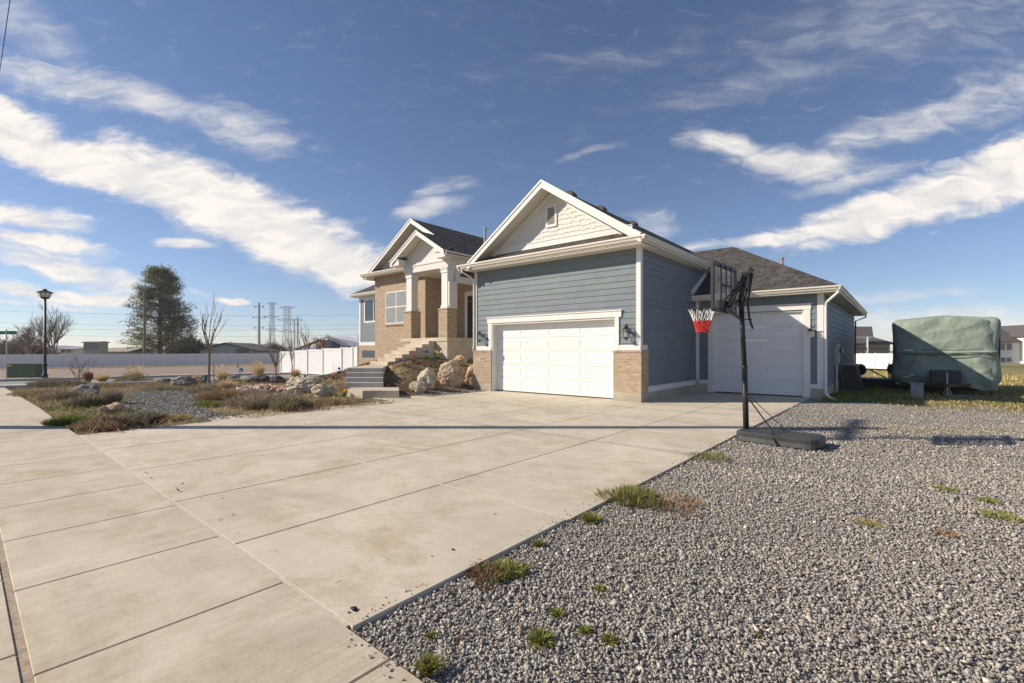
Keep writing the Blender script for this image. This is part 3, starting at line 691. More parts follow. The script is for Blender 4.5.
def lantern(x, y, z, s=1.0):
    b = MB(); b.tube([(x, y, z+.02), (x, y-.02, z+.02)], .06*s, 12); b.tube([(x, y-.01, z+.05), (x+.0, y-.08, z+.17*s), (x, y-.17, z+.20*s), (x, y-.20, z+.13*s)], .011, 6)
    b.tube([(x, y-.01, z-.08), (x, y-.10, z-.22*s), (x, y-.20, z-.20*s)], .010, 6)
    root = part('wall_lantern', b, 'black_metal')
    b = MB(); c = y-.20; r0, r1, z0, z1 = .055*s, .085*s, z-.15*s, z+.07*s
    for k in range(6):
        a = k*math.pi/3; b.beam((x+r0*math.cos(a), c+r0*math.sin(a), z0), (x+r1*math.cos(a), c+r1*math.sin(a), z1), .009)
        a2 = a+math.pi/3
        for rr_, zq in ((r0, z0), (r1, z1)): b.beam((x+rr_*math.cos(a), c+rr_*math.sin(a), zq), (x+rr_*math.cos(a2), c+rr_*math.sin(a2), zq), .010)
    b.tube([(x, c, z1), (x, c, z1+.03*s), (x, c, z1+.075*s), (x, c, z1+.12*s)], [.105*s, .07*s, .035*s, .01], 6)
    b.tube([(x, c, z0-.05*s), (x, c, z0)], [.015, .06*s], 6)
    part('lantern_cage', b, 'black_metal', root)
    b = MB(); b.tube([(x, c, z0+.02), (x, c, z0+.06), (x, c, z0+.12*s)], [.018, .026, .012], 8); part('bulb', b, 'bulb', root)
lantern(-12.08, 12.68, 2.02, 1.05); lantern(-6.17, 12.68, 2.04, 1.15)
b = MB(); b.box(-11.625, -11.60, 12.60, 12.63, 1.38, 1.58); part('keypad', b, 'grey_metal')

# --- single garage block (right)
SY = 17.35; SX1 = -1.93; SZ = 3.30; BY = 29.6
b = MB()
b.box(GX1, -5.18, SY, SY+.25, 0, SZ); b.box(-2.43, SX1, SY, SY+.25, 0, SZ); b.box(-5.18, -2.43, SY, SY+.25, 2.78, SZ)
b.box(SX1-.25, SX1, SY+.25, BY, -.2, SZ); b.box(GX1, SX1, BY-.25, BY, -.3, SZ)
part('side_garage_core_wall', b, 'wall_grey')
b = MB()
lap(b, (GX1, SY, 0), (1, 0, 0), (0, -1, 0), SX1-GX1, .45, SZ-.01, [(GX1*0+(-5.30-GX1), -2.32-GX1, 0, 2.80)])
lap(b, (SX1, SY, 0), (0, 1, 0), (1, 0, 0), BY-SY, .30, SZ-.01)
part('side_garage_siding', b, 'siding')
b = MB(); b.box(GX1+.03, -5.36, SY-.03, SY+.1, -.1, .30); b.box(-2.27, SX1+.02, SY-.03, SY+.2, -.1, .30); b.box(SX1-.1, SX1+.02, SY+.2, BY, -.4, .26); part('side_garage_footing', b, 'footing')
b = MB()
b.box(GX1+.04, GX1+.16, SY-.045, SY, .44, SZ-.01); b.box(SX1-.13, SX1+.04, SY-.045, SY, .44, SZ-.01); b.box(SX1+.001, SX1+.04, SY, SY+.12, .30, SZ-.01)
b.box(GX1+.16, -5.36, SY-.04, SY, .302, .44); b.box(-2.24, SX1-.0, SY-.04, SY, .302, .44)
part('side_garage_trim', b, 'trim_white', bevel=.003)
b = MB()
b.box(-5.40, -2.22, SY-.05, SY, 2.80, 2.97); b.box(-5.43, -2.19, SY-.07, SY, 2.97, 3.0)
b.box(-5.36, -5.18, SY-.045, SY, 0, 2.80); b.box(-2.43, -2.24, SY-.045, SY, 0, 2.80)
b.box(-5.18, -5.15, SY, SY+.12, 0, 2.76); b.box(-2.46, -2.43, SY, SY+.12, 0, 2.76); b.box(-5.18, -2.43, SY, SY+.12, 2.74, 2.80)
part('side_door_surround', b, 'trim_white', bevel=.003)
sectional('garage_door', -5.15, -2.46, SY+.09, .03, 2.74, 6, 2)['label'] = 'narrow white single garage door of six raised panel rows'
b = MB(); b.box(GX1+.03, SX1+.43, SY-.40, SY-.001, SZ-.02, SZ); b.box(SX1+.001, SX1+.43, SY, BY+.4, SZ-.02, SZ); part('side_garage_soffit', b, 'soffit')
b = MB(); gutter(b, (GX1+.03, SY-.40), (SX1+.53, SY-.40), (0, -1), 3.45, .12, .12); gutter(b, (SX1+.43, SY-.5), (SX1+.43, BY+.4), (1, 0), 3.45, .12, .12); part('side_garage_gutter', b, 'gutter_cream')
b = MB()
A = (SX1+.50, SY-.47, 3.44); P1 = (-5.43, 20.88, 5.84); P2 = (-5.43, BY-3.2, 5.84); Bk = (SX1+.50, BY+.45, 3.44); Lf = (GX1+.02, SY-.47, 3.44); Lr = (-20, 20.88, 5.84); Lb = (-20, BY+.45, 3.44)
def tri(mb, pts, t_=.03): mb.ext(pts, (0, 0, -t_))
tri(b, [A, P1, (-10, 20.88, 5.84), (-10, SY-.47+1.2, 3.44+1.2*.611), (GX1+.02, SY-.47+1.2, 3.44+1.2*.611), Lf]); tri(b, [A, Bk, P2, P1]); tri(b, [Bk, (-5.83, BY+.45, 3.44), (-5.83, BY-3.2, 5.84), P2])
tri(b, [P1, (-5.43, 26.4, 5.84), (-12, 26.4, 5.84), (-12, 20.88, 5.84)], .02)
part('side_garage_roof', b, 'shingle')['label'] = 'brown shingled hip roof over the single garage'
b = MB(); b.beam((GX1+.05, SY-.46, 3.56), (GX1+.05, SY+1.15, 4.50), .05, .17); part('wall_flashing', b, 'trim_white')
b = MB(); b.tube([(-3.9, 22.3, 5.0), (-3.9, 22.3, 5.35)], .06, 8); b.tube([(-3.9, 22.3, 5.35), (-3.9, 22.3, 5.40)], .09, 8); part('roof_pipe', b, 'wall_taupe')
b = MB(); b.tube([(SX1+.47, SY-.46, 3.36), (SX1+.47, SY-.46, 3.26), (SX1+.12, SY-.12, 2.98), (SX1+.10, SY-.08, 2.85), (SX1+.10, SY-.08, .18), (SX1+.2, SY-.12, .05), (SX1+.40, SY-.25, -.02)], .04, 6); part('downspout', b, 'trim_white')
b = MB(); b.tube([(SX1+.47, BY+.3, 3.36), (SX1+.47, BY+.3, 3.2), (SX1+.08, BY-.2, 3.0), (SX1+.06, BY-.25, -.1)], .035, 6); part('downspout', b, 'black_metal')
b = MB(); b.box(-2.245, -2.125, SY-.06, SY-.02, 1.88, 2.16); ln = part('wall_lantern', b, 'grey_metal', bevel=.01)
ln['label'] = 'small grey box lantern beside the single garage door'
b = MB(); b.box(-2.25, -2.12, SY-.16, SY-.06, 1.93, 2.10); part('lens', b, 'frosted', ln); b = MB(); b.box(-2.27, -2.10, SY-.20, SY-.05, 2.10, 2.14); b.beam((-2.30, SY-.1, 2.14), (-2.1, SY-.22, 2.24), .03); part('hood', b, 'black_metal', ln)
b = MB(); b.box(SX1+.02, SX1+.14, 20.7, 20.98, 1.05, 1.75); mt = part('electric_meter', b, 'galvanised', bevel=.01)
b = MB(); b.tube([(SX1+.14, 20.84, 1.5), (SX1+.24, 20.84, 1.5)], .09, 12); part('meter_dial', b, 'glass_far', mt)
b = MB(); b.tube([(SX1+.07, 20.55, 1.1), (SX1+.07, 20.55, -.1)], .045, 8); b.box(SX1+.02, SX1+.1, 20.45, 20.65, 1.0, 1.7); part('conduit', b, 'galvanised', mt)

# --- entry block
FL = 2.10; BW = 15.70; PF = 14.50; PR = -16.10
b = MB()
b.box(-23.70, -19.13, BW, BW+.25, .4, 5.85); b.box(-19.38, -19.13, BW+.25, 17.75, .4, 5.85); b.box(-23.70, -23.45, BW+.25, 19, .4, 5.85)
b.box(-19.13, -12.6, 17.5, 17.75, .4, 5.6)
part('brick_wall', b, 'brick')
b = MB()
for x0 in (-19.37, -16.71):
    b.box(x0, x0+.61, PF, PF+.6, FL+.0, 3.40)
    if x0 < -17: b.box(x0, x0+.61, PF+.0, PF+.6, .6, FL)
part('column_pedestal', b, 'brick')
b = MB()
for x0 in (-19.37, -16.71): b.box(x0-.03, x0+.64, PF-.03, PF+.63, 3.402, 3.47)
part('pedestal_cap', b, 'brick', bevel=.006)
for x0 in (-19.37, -16.71):
    b = MB(); b.box(x0+.10, x0+.51, PF+.10, PF+.51, 3.472, 5.32); b.box(x0+.07, x0+.54, PF+.07, PF+.54, 3.472, 3.62); b.box(x0+.07, x0+.54, PF+.07, PF+.54, 5.14, 5.30); b.box(x0+.04, x0+.57, PF+.04, PF+.57, 5.30, 5.36)
    part('column', b, 'trim_white', bevel=.005)
# porch floor, foundation
b = MB(); b.box(-19.6, PR+.03, PF-.03, 17.5, FL-.17, FL); part('porch_floor', b, 'cast_concrete', bevel=.008)
b = MB(); b.box(-18.70, PR, PF+.004, PF+.2, .2, FL-.172); b.box(PR-.2, PR, PF+.2, 17.5, .2, FL-.172); part('porch_foundation', b, 'cast_concrete')
b = MB(); b.box(-16.1, -12.6, 16.6, 16.8, .3, FL); part('entry_retaining_wall', b, 'cast_concrete')
# header box of the porch and side panel
b = MB(); b.box(-19.37, PR+.02, PF+.03, PF+.55, 5.36, 5.82); b.box(-19.42, PR+.05, PF, PF+.03, 5.66, 5.74)
b.box(PR-.25, PR+.021, PF+.551, 17.49, 4.72, 5.82); b.box(PR-.25, PR+.02, 14.62, 15.12, 3.47, 4.72)
part('porch_header', b, 'gable_panel', bevel=.004)
b = MB(); b.box(-19.1, PR-.25, PF+.55, 17.5, 5.34, 5.37); part('porch_ceiling', b, 'soffit')
# front door
b = MB(); b.box(-17.98, -17.78, 17.44, 17.50, FL, 4.62); b.box(-16.75, -16.55, 17.44, 17.50, FL, 4.62); b.box(-17.98, -16.55, 17.43, 17.50, 4.40, 4.64); dfr = part('front_door', b, 'trim_white', bevel=.003)
b = MB(); b.box(-17.78, -16.75, 17.45, 17.49, FL+.02, 4.10); part('door_leaf', b, 'door_dark', dfr); b = MB(); b.box(-17.78, -16.75, 17.46, 17.49, 4.14, 4.40); part('transom', b, 'glass', dfr)
# porch gable (small) and bay gable (big)
SG = .605; SPX, SPZ = -17.78, 7.23; BPX, BPZ = -19.71, 8.398
sg = lambda x: SPZ-SG*abs(x-SPX); bgz = lambda x: BPZ-SG*abs(x-BPX)
b = MB(); b.ext([(-19.75, PF+.10, 5.80), (-15.85, PF+.10, 5.80), (-15.85, PF+.10, sg(-15.85)-.1), (SPX, PF+.10, SPZ-.1), (-19.75, PF+.10, sg(-19.75)-.1)], (0, .1, 0)); part('porch_gable_wall', b, 'gable_panel')
b = MB()
rakeb(b, -19.78, SPX, 14.02, 14.06, sg, .22); rakeb(b, -15.80, SPX, 14.02, 14.06, sg, .22); rakeb(b, -19.78, SPX, 13.995, 14.02, sg, .07, -.01); rakeb(b, -15.80, SPX, 13.995, 14.02, sg, .07, -.01)
rakeb(b, -19.2, SPX, 14.57, 14.60, sg, .10, .22); rakeb(b, -16.2, SPX, 14.57, 14.60, sg, .10, .22)
rakeb(b, -24.0, BPX, 15.18, 15.22, bgz, .24); rakeb(b, -17.80, BPX, 15.18, 15.22, bgz, .24); rakeb(b, -24.0, BPX, 15.155, 15.18, bgz, .08, -.01); rakeb(b, -17.80, BPX, 15.155, 15.18, bgz, .08, -.01)
part('gable_rake', b, 'trim_white', bevel=.003)
b = MB(); 
for xe in (-19.78, -15.80): rakeb(b, xe, SPX, 14.06, 14.60, sg, .02, .16)
for xe in (-24.0, -17.8): rakeb(b, xe, BPX, 15.22, 15.75, bgz, .02, .18)
b.box(-24.1, -19.4, 15.2, 15.70, 5.78, 5.80)
b.box(PR+.001, PR+.30, 14.1, 17.5, 5.78, 5.80)
part('gable_soffit', b, 'soffit')
# returns
b = MB()
b.box(-19.95, -19.20, 14.08, 14.60, 5.74, 5.98); b.box(-20.0, -19.15, 14.04, 14.6, 5.98, 6.02); b.box(-16.45, -15.78, 14.08, 14.60, 5.74, 5.98); b.box(-16.5, -15.74, 14.04, 14.6, 5.98, 6.02)
part('gable_return', b, 'trim_white', bevel=.004)
b = MB()
for x0, x1 in ((-19.98, -19.2), (-16.5, -15.76)):
    b.add([(x0, 14.06, 6.025), (x1, 14.06, 6.025), (x1, 14.59, 6.24), (x0, 14.59, 6.24), (x0, 14.59, 6.025), (x1, 14.59, 6.025)], [(0, 1, 2, 3), (0, 3, 4), (1, 5, 2), (0, 4, 5, 1)])
b.ext([(-24.1, 15.1, 5.92), (-19.5, 15.1, 5.92), (-19.5, 15.70, 6.16), (-24.1, 15.70, 6.16)], (0, 0, -.03))
part('return_shingles', b, 'shingle')
b = MB(); gutter(b, (-24.25, 15.15), (-19.55, 15.15), (0, -1), 5.93, .13, .12); gutter(b, (-15.76, 14.05), (-15.76, 24), (1, 0), 6.0, .15, .13); gutter(b, (-24.15, 15.1), (-24.15, 22), (-1, 0), 5.93); part('entry_gutter', b, 'gutter_cream')
b = MB(); b.ext([(-23.9, BW-.02, 5.80), (-17.0, BW-.02, 5.80), (-17.0, BW-.02, bgz(-17)-.1), (BPX, BW-.02, BPZ-.1), (-23.9, BW-.02, bgz(-23.9)-.1)], (0, .1, 0)); part('bay_gable_wall', b, 'shake_cream')
b = MB(); rnd = random.Random(9); zz = 5.95
while zz < 8.1:
    hw = (BPZ-.36-zz)/SG; x = BPX-hw
    while x < BPX+min(hw, 2.4):
        w = rnd.choice((.1, .14, .18, .22)); zb = zz+rnd.choice((0, 0, -.03)); h_ = min(zz+.2, BPZ-.25-SG*abs(x+w/2-BPX))
        if h_ > zb+.03: b.box(x+.003, x+w-.003, BW-.045, BW-.02, zb, h_)
        x += w
    zz += .17
part('bay_shake_cladding', b, 'shake_cream')
b = MB()
tri(b, [(SPX, 14.04, SPZ), (-15.66, 14.04, sg(-15.66)), (-15.66, 26, sg(-15.66)), (SPX, 26, SPZ)], .07); tri(b, [(SPX, 14.04, SPZ), (SPX, 15.8, SPZ), (-19.85, 15.8, sg(-19.85)), (-19.85, 14.04, sg(-19.85))], .07)
tri(b, [(BPX, 15.2, BPZ), (SPX, 15.2, bgz(SPX)), (SPX, 26, bgz(SPX)), (BPX, 26, BPZ)], .07)
tri(b, [(BPX, 15.2, BPZ), (BPX, 26, BPZ), (-24.15, 26, bgz(-24.15)), (-24.15, 15.2, bgz(-24.15))], .07)
part('entry_roof', b, 'shingle')['label'] = 'dark shingled gable roof over the porch and brick bay'
b = MB(); b.tube([(-17.2, 18.2, 6.6), (-17.2, 18.2, 8.0)], .075, 10); b.tube([(-17.2, 18.2, 8.0), (-17.2, 18.2, 8.12)], .10, 10); part('flue_pipe', b, 'galvanised')
# bay window
def window(x0, x1, z0, z1, y, mull=1, bars=0, blind=True, mat='trim_white', trim=.06, nm='window'):
    b = MB(); w = trim
    b.box(x0, x1, y-.03, y+.0, z1-w, z1); b.box(x0, x1, y-.03, y, z0, z0+w); b.box(x0, x0+w, y-.03, y, z0+w, z1-w); b.box(x1-w, x1, y-.03, y, z0+w, z1-w)
    for k in range(mull): xm = x0+(x1-x0)*(k+1)/(mull+1); b.box(xm-.03, xm+.03, y-.028, y, z0+w, z1-w)
    for k in range(bars): zm = z0+(z1-z0)*(.52); b.box(x0+w, x1-w, y-.026, y, zm-.03, zm+.03)
    o = part(nm, b, mat)
    b = MB(); b.box(x0+w, x1-w, y-.012, y-.004, z0+w, z1-w); part('pane', b, 'glass', o)
    if blind:
        b = MB(); z = z0+w+.03
        while z < z1-w: b.box(x0+w+.01, x1-w-.01, y-.0165, y-.0135, z, z+.030); z += .06
        part('blind', b, 'blind', o, split=False)
    return o
w1 = window(-22.60, -20.62, 3.0, 4.80, BW-.001, 1, 1); b = MB(); b.box(-22.66, -20.56, BW-.06, BW, 2.90, 2.99); part('window_sill', b, 'brick', w1)
# left wing
WY = 19.0
b = MB(); b.box(-30.6, -23.4, WY, WY+.2, .2, 5.4); part('wing_core_wall', b, 'wall_grey')
b = MB(); lap(b, (-30.6, WY, 0), (1, 0, 0), (0, -1, 0), 7.0, 2.10, 5.38, [(.62, 3.0, 3.42, 5.32)]); part('wing_siding', b, 'siding')
b = MB(); b.box(-30.64, -23.4, WY-.08, WY, .3, 1.86); part('wing_brick', b, 'brick')
b = MB(); b.box(-30.66, -23.4, WY-.06, WY, 1.862, 2.10); b.box(-30.64, -30.46, WY-.045, WY, 2.10, 5.38); b.box(-30.66, -23.4, WY-.04, WY, 5.2, 5.38); part('wing_trim', b, 'trim_white')
window(-30.0, -27.6, 3.5, 5.20, WY-.02, 1, 0, False, trim=.12)
b = MB(); b.box(-30.2, -28.2, WY-.10, WY-.079, 1.0, 1.5); part('basement_window', b, 'glass_far')
b = MB(); gutter(b, (-31.1, WY-.45), (-23.4, WY-.45), (0, -1), 5.60, .15, .13); b.box(-31.05, -23.4, WY-.45, WY, 5.38, 5.40); part('wing_gutter', b, 'gutter_cream')
b = MB(); tri(b, [(-31.15, WY-.5, 5.6), (-23.4, WY-.5, 5.6), (-23.4, 25, 9.0), (-28.2, 25, 9.0)], .05); tri(b, [(-31.15, WY-.5, 5.6), (-28.2, 25, 9.0), (-31.15, 32, 5.6)], .05); part('wing_roof', b, 'shingle')

# ------------------------------------------------------------------ steps
steps = thing('front_steps', 'pale concrete steps climbing from the driveway to the columned brick porch', 'steps', (-15, 9.5, 0)); WP.add('front_steps')
def cwp(l, z): return [(*cw(x, y), z) for x, y in l]
b = MB(); b.ext(cwp([(-4.70, 14.62), (-3.55, 14.62), (-3.86, 15.91), (-5.5, 15.91), (-5.4, 15.2)], -.05), (0, 0, .29)); b.build('bottom_slab', 'cast_concrete', steps, bevel=.012)
b = MB()
for k in range(4): b.ext(cwp([(-5.72-.095*k, 15.92+k*.34), (-4.40-.095*k, 15.92+k*.34), (-4.87, 17.6), (-6.19, 17.6)], .24+k*.155), (0, 0, .155))
b.ext(cwp([(-5.72, 15.93), (-4.41, 15.93), (-4.88, 17.6), (-6.18, 17.6)], -.3), (0, 0, .54))
b.build('lower_flight', 'old_concrete', steps, bevel=.012)
b = MB(); q = cwp([(-6.19, 17.6), (-4.87, 17.6)], .5); b.ext([q[0], q[1], (-16.94, 11.85, .5), (-18.3, 11.85, .5)], (0, 0, .36)); b.build('landing', 'cast_concrete', steps, bevel=.01)
b = MB()
for k in range(8): b.box(-18.3, -16.94, 11.86+k*.375, PF-.031, .5 if k == 0 else .86+k*.155, .86+(k+1)*.155-(.001 if k == 7 else 0))
b.build('upper_flight', 'cast_concrete', steps, bevel=.012)
# ------------------------------------------------------------------ helpers for things modelled in place
def place(name, label, cat, loc, group=None, rz=0):
    t_ = thing(name, label, cat, loc, rz, group)
    if rz == 0: WP.add(t_.name)
    return t_
def blade_arrays(P, D, L, Wd, droop, tone, rng=RNG):
    n = len(P); a = rng.uniform(0, 2*np.pi, n); side = np.stack([np.cos(a), np.sin(a), np.zeros(n)], 1)*Wd[:, None]/2
    mid = P+D*(L*.55)[:, None]; tip = P+D*L[:, None]; tip[:, 2] -= droop*L; mid[:, 2] -= droop*L*.22
    V = np.stack([P-side, P+side, mid-side*.8, mid+side*.8, tip], 1).reshape(-1, 3)
    b = np.arange(n)*5; Fc = np.stack([np.stack([b, b+1, b+3], 1), np.stack([b, b+3, b+2], 1), np.stack([b+2, b+3, b+4], 1)], 1).reshape(-1, 3)
    return V, Fc, np.repeat(tone, 3, 0)
def pick(cols, n, rng=RNG, var=.25):
    c = np.array(cols)[rng.integers(0, len(cols), n)]; return c*rng.uniform(1-var, 1+var, (n, 1))
PAL = {
 'heather': [(.27, .215, .165), (.37, .30, .235), (.19, .15, .115), (.46, .38, .29), (.17, .16, .09)],
 'rust': [(.28, .165, .105), (.38, .25, .165), (.24, .15, .10), (.38, .31, .19), (.20, .17, .08)],
 'tan': [(.56, .42, .24), (.64, .50, .31), (.45, .32, .17), (.50, .40, .25)],
 'green': [(.16, .22, .045), (.22, .27, .06), (.11, .16, .035), (.30, .29, .08)],
 'dull': [(.21, .21, .12), (.30, .28, .17), (.36, .29, .19), (.14, .15, .07)],
 'grass': [(.17, .20, .05), (.25, .25, .07), (.12, .15, .035), (.34, .28, .12)],
 'dark': [(.15, .14, .09), (.24, .205, .145), (.10, .10, .06), (.36, .30, .23)],
 'yellow': [(.42, .33, .14), (.33, .28, .10), (.24, .24, .07), (.50, .40, .20)],
}
for k_ in ('heather', 'rust', 'dull', 'dark', 'tan', 'yellow'): PAL[k_] = [tuple(min(.75, c*1.28) for c in q) for q in PAL[k_]]
def clump(name, label, cat, loc, r, h, n, pal, mode='cushion', mat='dry_plant', bw=.012, seed=0, group=None, extra=None, sq=1.0):
    rg = np.random.default_rng(seed+int(abs(loc[0])*37)+int(abs(loc[1])*91))
    a = rg.uniform(0, 2*np.pi, n); q = np.sqrt(rg.uniform(0, 1, n))
    if mode == 'cushion':
        lob = 1+.22*np.sin(3*a+seed)+.14*np.sin(5*a+1.7*seed)
        n_ = n; rr_ = q*r*lob; x = rr_*np.cos(a)*sq; y = rr_*np.sin(a); top = h*np.sqrt(np.clip(1-(q*.95)**2, 0, 1))*(.75+.35*rg.uniform(0, 1, n))
        z = top*rg.uniform(.1, .8, n)
        D = np.stack([np.cos(a)*q*.9+rg.normal(0, .4, n), np.sin(a)*q*.9+rg.normal(0, .4, n), .5+rg.uniform(0, .7, n)], 1)
        L = rg.uniform(.25, .6, n)*h+.03; dr = .1
    elif mode == 'tuft':
        x = q*r*.22*np.cos(a); y = q*r*.22*np.sin(a); z = np.zeros(n)
        sp = rg.uniform(.05, 1, n)*min(4, r/max(h, .01)*1.1)
        D = np.stack([np.cos(a)*sp, np.sin(a)*sp, np.full(n, 1.0)], 1); L = rg.uniform(.5, 1.1, n)*h; dr = .28
    elif mode == 'twiggy':
        x = q*r*.35*np.cos(a); y = q*r*.35*np.sin(a); z = rg.uniform(0, .35, n)*h
        D = np.stack([np.cos(a)*.5*q+rg.normal(0, .2, n), np.sin(a)*.5*q+rg.normal(0, .2, n), np.full(n, 1.0)], 1); L = rg.uniform(.3, .7, n)*h; dr = 0
    D /= np.linalg.norm(D, axis=1)[:, None]
    P = np.stack([x, y, z], 1); P[:, 2] += H(P[:, 0]+loc[0], P[:, 1]+loc[1])-gz(loc[0], loc[1])
    V, Fc, T = blade_arrays(P, D, L, rg.uniform(.6, 1.4, n)*bw, dr, pick(PAL[pal] if isinstance(pal, str) else pal, n, rg), rg)
    if extra:                                               # plumes, flowers: (count, length, width, colours, height)
        m, l_, ww, cols, hh = extra; a = rg.uniform(0, 2*np.pi, m); q = np.sqrt(rg.uniform(0, 1, m))
        P2 = np.stack([q*r*.6*np.cos(a), q*r*.6*np.sin(a), rg.uniform(.75, 1.05, m)*hh], 1); D2 = np.stack([np.cos(a)*.2, np.sin(a)*.2, np.ones(m)], 1)
        V2, F2, T2 = blade_arrays(P2, D2, np.full(m, l_), np.full(m, ww), .1, pick(cols, m, rg, .1), rg)
        F2 = F2+len(V); V = np.concatenate([V, V2]); Fc = np.concatenate([Fc, F2]); T = np.concatenate([T, T2])
    o = mesh_np(name, V, Fc, T, mat); o.location = loc; return tag(o, label, cat, group)
def boulder(name, label, loc, sx_, sy_, sz_, mat, seed, rot=0, group=None, sub=4, rough=.13, bury=.15):
    import bmesh
    from mathutils import noise as N
    bm = bmesh.new(); bmesh.ops.create_icosphere(bm, subdivisions=sub, radius=1)
    r = random.Random(seed); pl = [(Vector((r.uniform(-1, 1), r.uniform(-1, 1), r.uniform(-.5, 1))).normalized(), r.uniform(.70, .93)) for _ in range(11)]
    off = Vector((seed*3.1, seed*1.7, seed*.9))
    for v in bm.verts:
        p = v.co.normalized()
        for n_, dd_ in pl:
            q = p.dot(n_)
            if q > dd_: p = p-n_*(q-dd_)*.92
        s_ = 1+rough*2.2*(N.fractal(p*1.6+off, .9, 2.1, 5)*.6)+rough*.5*N.noise(p*7+off)
        v.co = p*s_
    for v in bm.verts: v.co = Vector((v.co.x*sx_, v.co.y*sy_, (v.co.z+.75-bury)*sz_/1.6))
    me = bpy.data.meshes.new(name); bm.to_mesh(me); bm.free(); me.materials.append(MATS[mat])
    o = bpy.data.objects.new(name, me); C.objects.link(o); o.location = loc; o.rotation_euler = (0, 0, rot)
    for p in me.polygons: p.use_smooth = False
    return tag(o, label, 'rock', group)
def rock_px(name, label, px, py, w, h, mat, seed, depth=.8, group=None, **k):
    x, y, z = spot(px, py); d = -SA*x+CA*y; s_ = d/F
    hw = w*s_/2
    ux, uy = cw(0, 1); off = hw*depth*.8                     # the sight line meets the front foot, the middle is behind it
    x2, y2 = x+ux*off*.6, y+uy*off*.6
    return boulder(name, label, (x2, y2, gz(x2, y2)), hw, hw*depth, h*s_*1.02, mat, seed, YAW, group, **k)

# ------------------------------------------------------------------ boulders
G1 = 'boulders beside the front steps'
rock_px('boulder', 'big tan orange boulder standing in the mulch between the steps and the garage', 451, 385.5, 28, 24, 'rock_tan', 3, group=G1)
rock_px('boulder', 'cream boulder leaning in the mulch left of the big tan orange one', 427, 388.5, 21, 20, 'rock_white', 8, group=G1)
rock_px('boulder', 'small pitted grey white boulder nearest the gravel by the bottom step', 417, 392, 18, 11, 'rock_white', 11, group=G1, rough=.2)
rock_px('boulder', 'small tan boulder highest on the mulch slope under the porch wall', 460, 365, 16, 9, 'rock_tan', 14, group=G1)
rock_px('boulder', 'brown boulder half hidden behind the brick pier of the double garage', 472, 384, 15, 18, 'rock_tan', 17, group=G1)
rock_px('boulder', 'long white limestone boulder with a cavity left of the steps', 301, 393, 34, 17, 'rock_white', 21, group=G1, rough=.22)
rock_px('boulder', 'white craggy limestone boulder nearest the lower steps', 321, 396.5, 22, 12, 'rock_white', 24, rough=.25, group=G1)
G2 = 'rocks in the front garden'
rock_px('boulder', 'large grey domed boulder in the bed beside the sidewalk', 81, 397, 29, 12, 'rock_grey', 31, group=G2)
rock_px('boulder', 'low reddish boulder near the driveway end of the gravel path', 115, 412, 26, 9, 'rock_tan', 34, depth=.5, group=G2)
rock_px('boulder', 'small rounded pink rock touching the low reddish boulder', 102, 413, 11, 7, 'rock_tan', 37, group=G2)
rock_px('boulder', 'grey lumpy boulder at the far side of the gravel path', 181, 387, 25, 11, 'rock_grey', 41, group=G2)
rock_px('boulder', 'dark flat rock left of the grey lumpy boulder past the path', 162, 383, 14, 5, 'rock_dark', 44, group=G2)
rock_px('boulder', 'squared grey block behind the young staked tree', 214, 388, 14, 9, 'rock_grey', 47, depth=1, group=G2)
rock_px('boulder', 'dark block leaning against the squared grey block', 203, 383, 11, 8, 'rock_dark', 50, group=G2)
rock_px('boulder', 'long dark basalt rock behind the tan grasses', 255, 383, 27, 8, 'rock_dark', 53, group=G2)
rock_px('boulder', 'pale grey slab lying right of the red rubble', 285, 397, 17, 6, 'rock_grey', 56, group=G2)
rock_px('boulder', 'brown grey rock just left of the long white limestone boulder', 276, 383, 16, 8, 'rock_dark', 59, group=G2)
rock_px('boulder', 'brown boulder between the pale slab and the limestone', 297, 399, 9, 9, 'rock_tan', 62, group=G2)
rock_px('boulder', 'small grey rock behind the statue in the garden', 232, 380, 12, 5, 'rock_grey', 65, group=G2)
# red rubble as loose cobbles
def pebbles(name, pts, size, pal, mat='stone_chips', rg=RNG, flat=.65, lift=0.0, hfun=None):
    n = len(pts); t_ = (1+5**.5)/2
    cub = np.array([(-1, -1, -1), (1, -1, -1), (1, 1, -1), (-1, 1, -1), (-1, -1, 1), (1, -1, 1), (1, 1, 1), (-1, 1, 1)])*.72
    fi = np.array([(0, 2, 1), (0, 3, 2), (4, 5, 6), (4, 6, 7), (0, 1, 5), (0, 5, 4), (1, 2, 6), (1, 6, 5), (2, 3, 7), (2, 7, 6), (3, 0, 4), (3, 4, 7)])
    V = np.repeat(cub[None], n, 0)*rg.uniform(.45, 1.25, (n, 8, 3))
    V = V*np.stack([rg.uniform(.8, 1.45, n), rg.uniform(.6, 1.05, n), rg.uniform(.36, .75, n)*flat/.65], 1)[:, None, :]
    q = rg.normal(0, 1, (n, 4)); q[:, 0] += .6; q[:, 1:3] *= .42; q /= np.linalg.norm(q, axis=1)[:, None]
    w, x, y, z = q.T
    Rm = np.stack([1-2*(y*y+z*z), 2*(x*y-z*w), 2*(x*z+y*w), 2*(x*y+z*w), 1-2*(x*x+z*z), 2*(y*z-x*w), 2*(x*z-y*w), 2*(y*z+x*w), 1-2*(x*x+y*y)], 1).reshape(n, 3, 3)
    V = np.einsum('nij,nkj->nki', Rm, V)*size[:, None, None]+pts[:, None, :]
    Fc = (fi[None]+(np.arange(n)*8)[:, None, None]).reshape(-1, 3)
    return mesh_np(name, V.reshape(-1, 3), Fc, np.repeat(pick(pal, n, rg, .13), 12, 0), mat)
STONE = [(.235, .23, .225), (.30, .295, .285), (.185, .18, .178), (.37, .36, .345), (.27, .265, .255), (.14, .135, .135), (.25, .24, .225), (.33, .325, .32), (.22, .215, .21), (.42, .32, .24), (.52, .49, .44)]
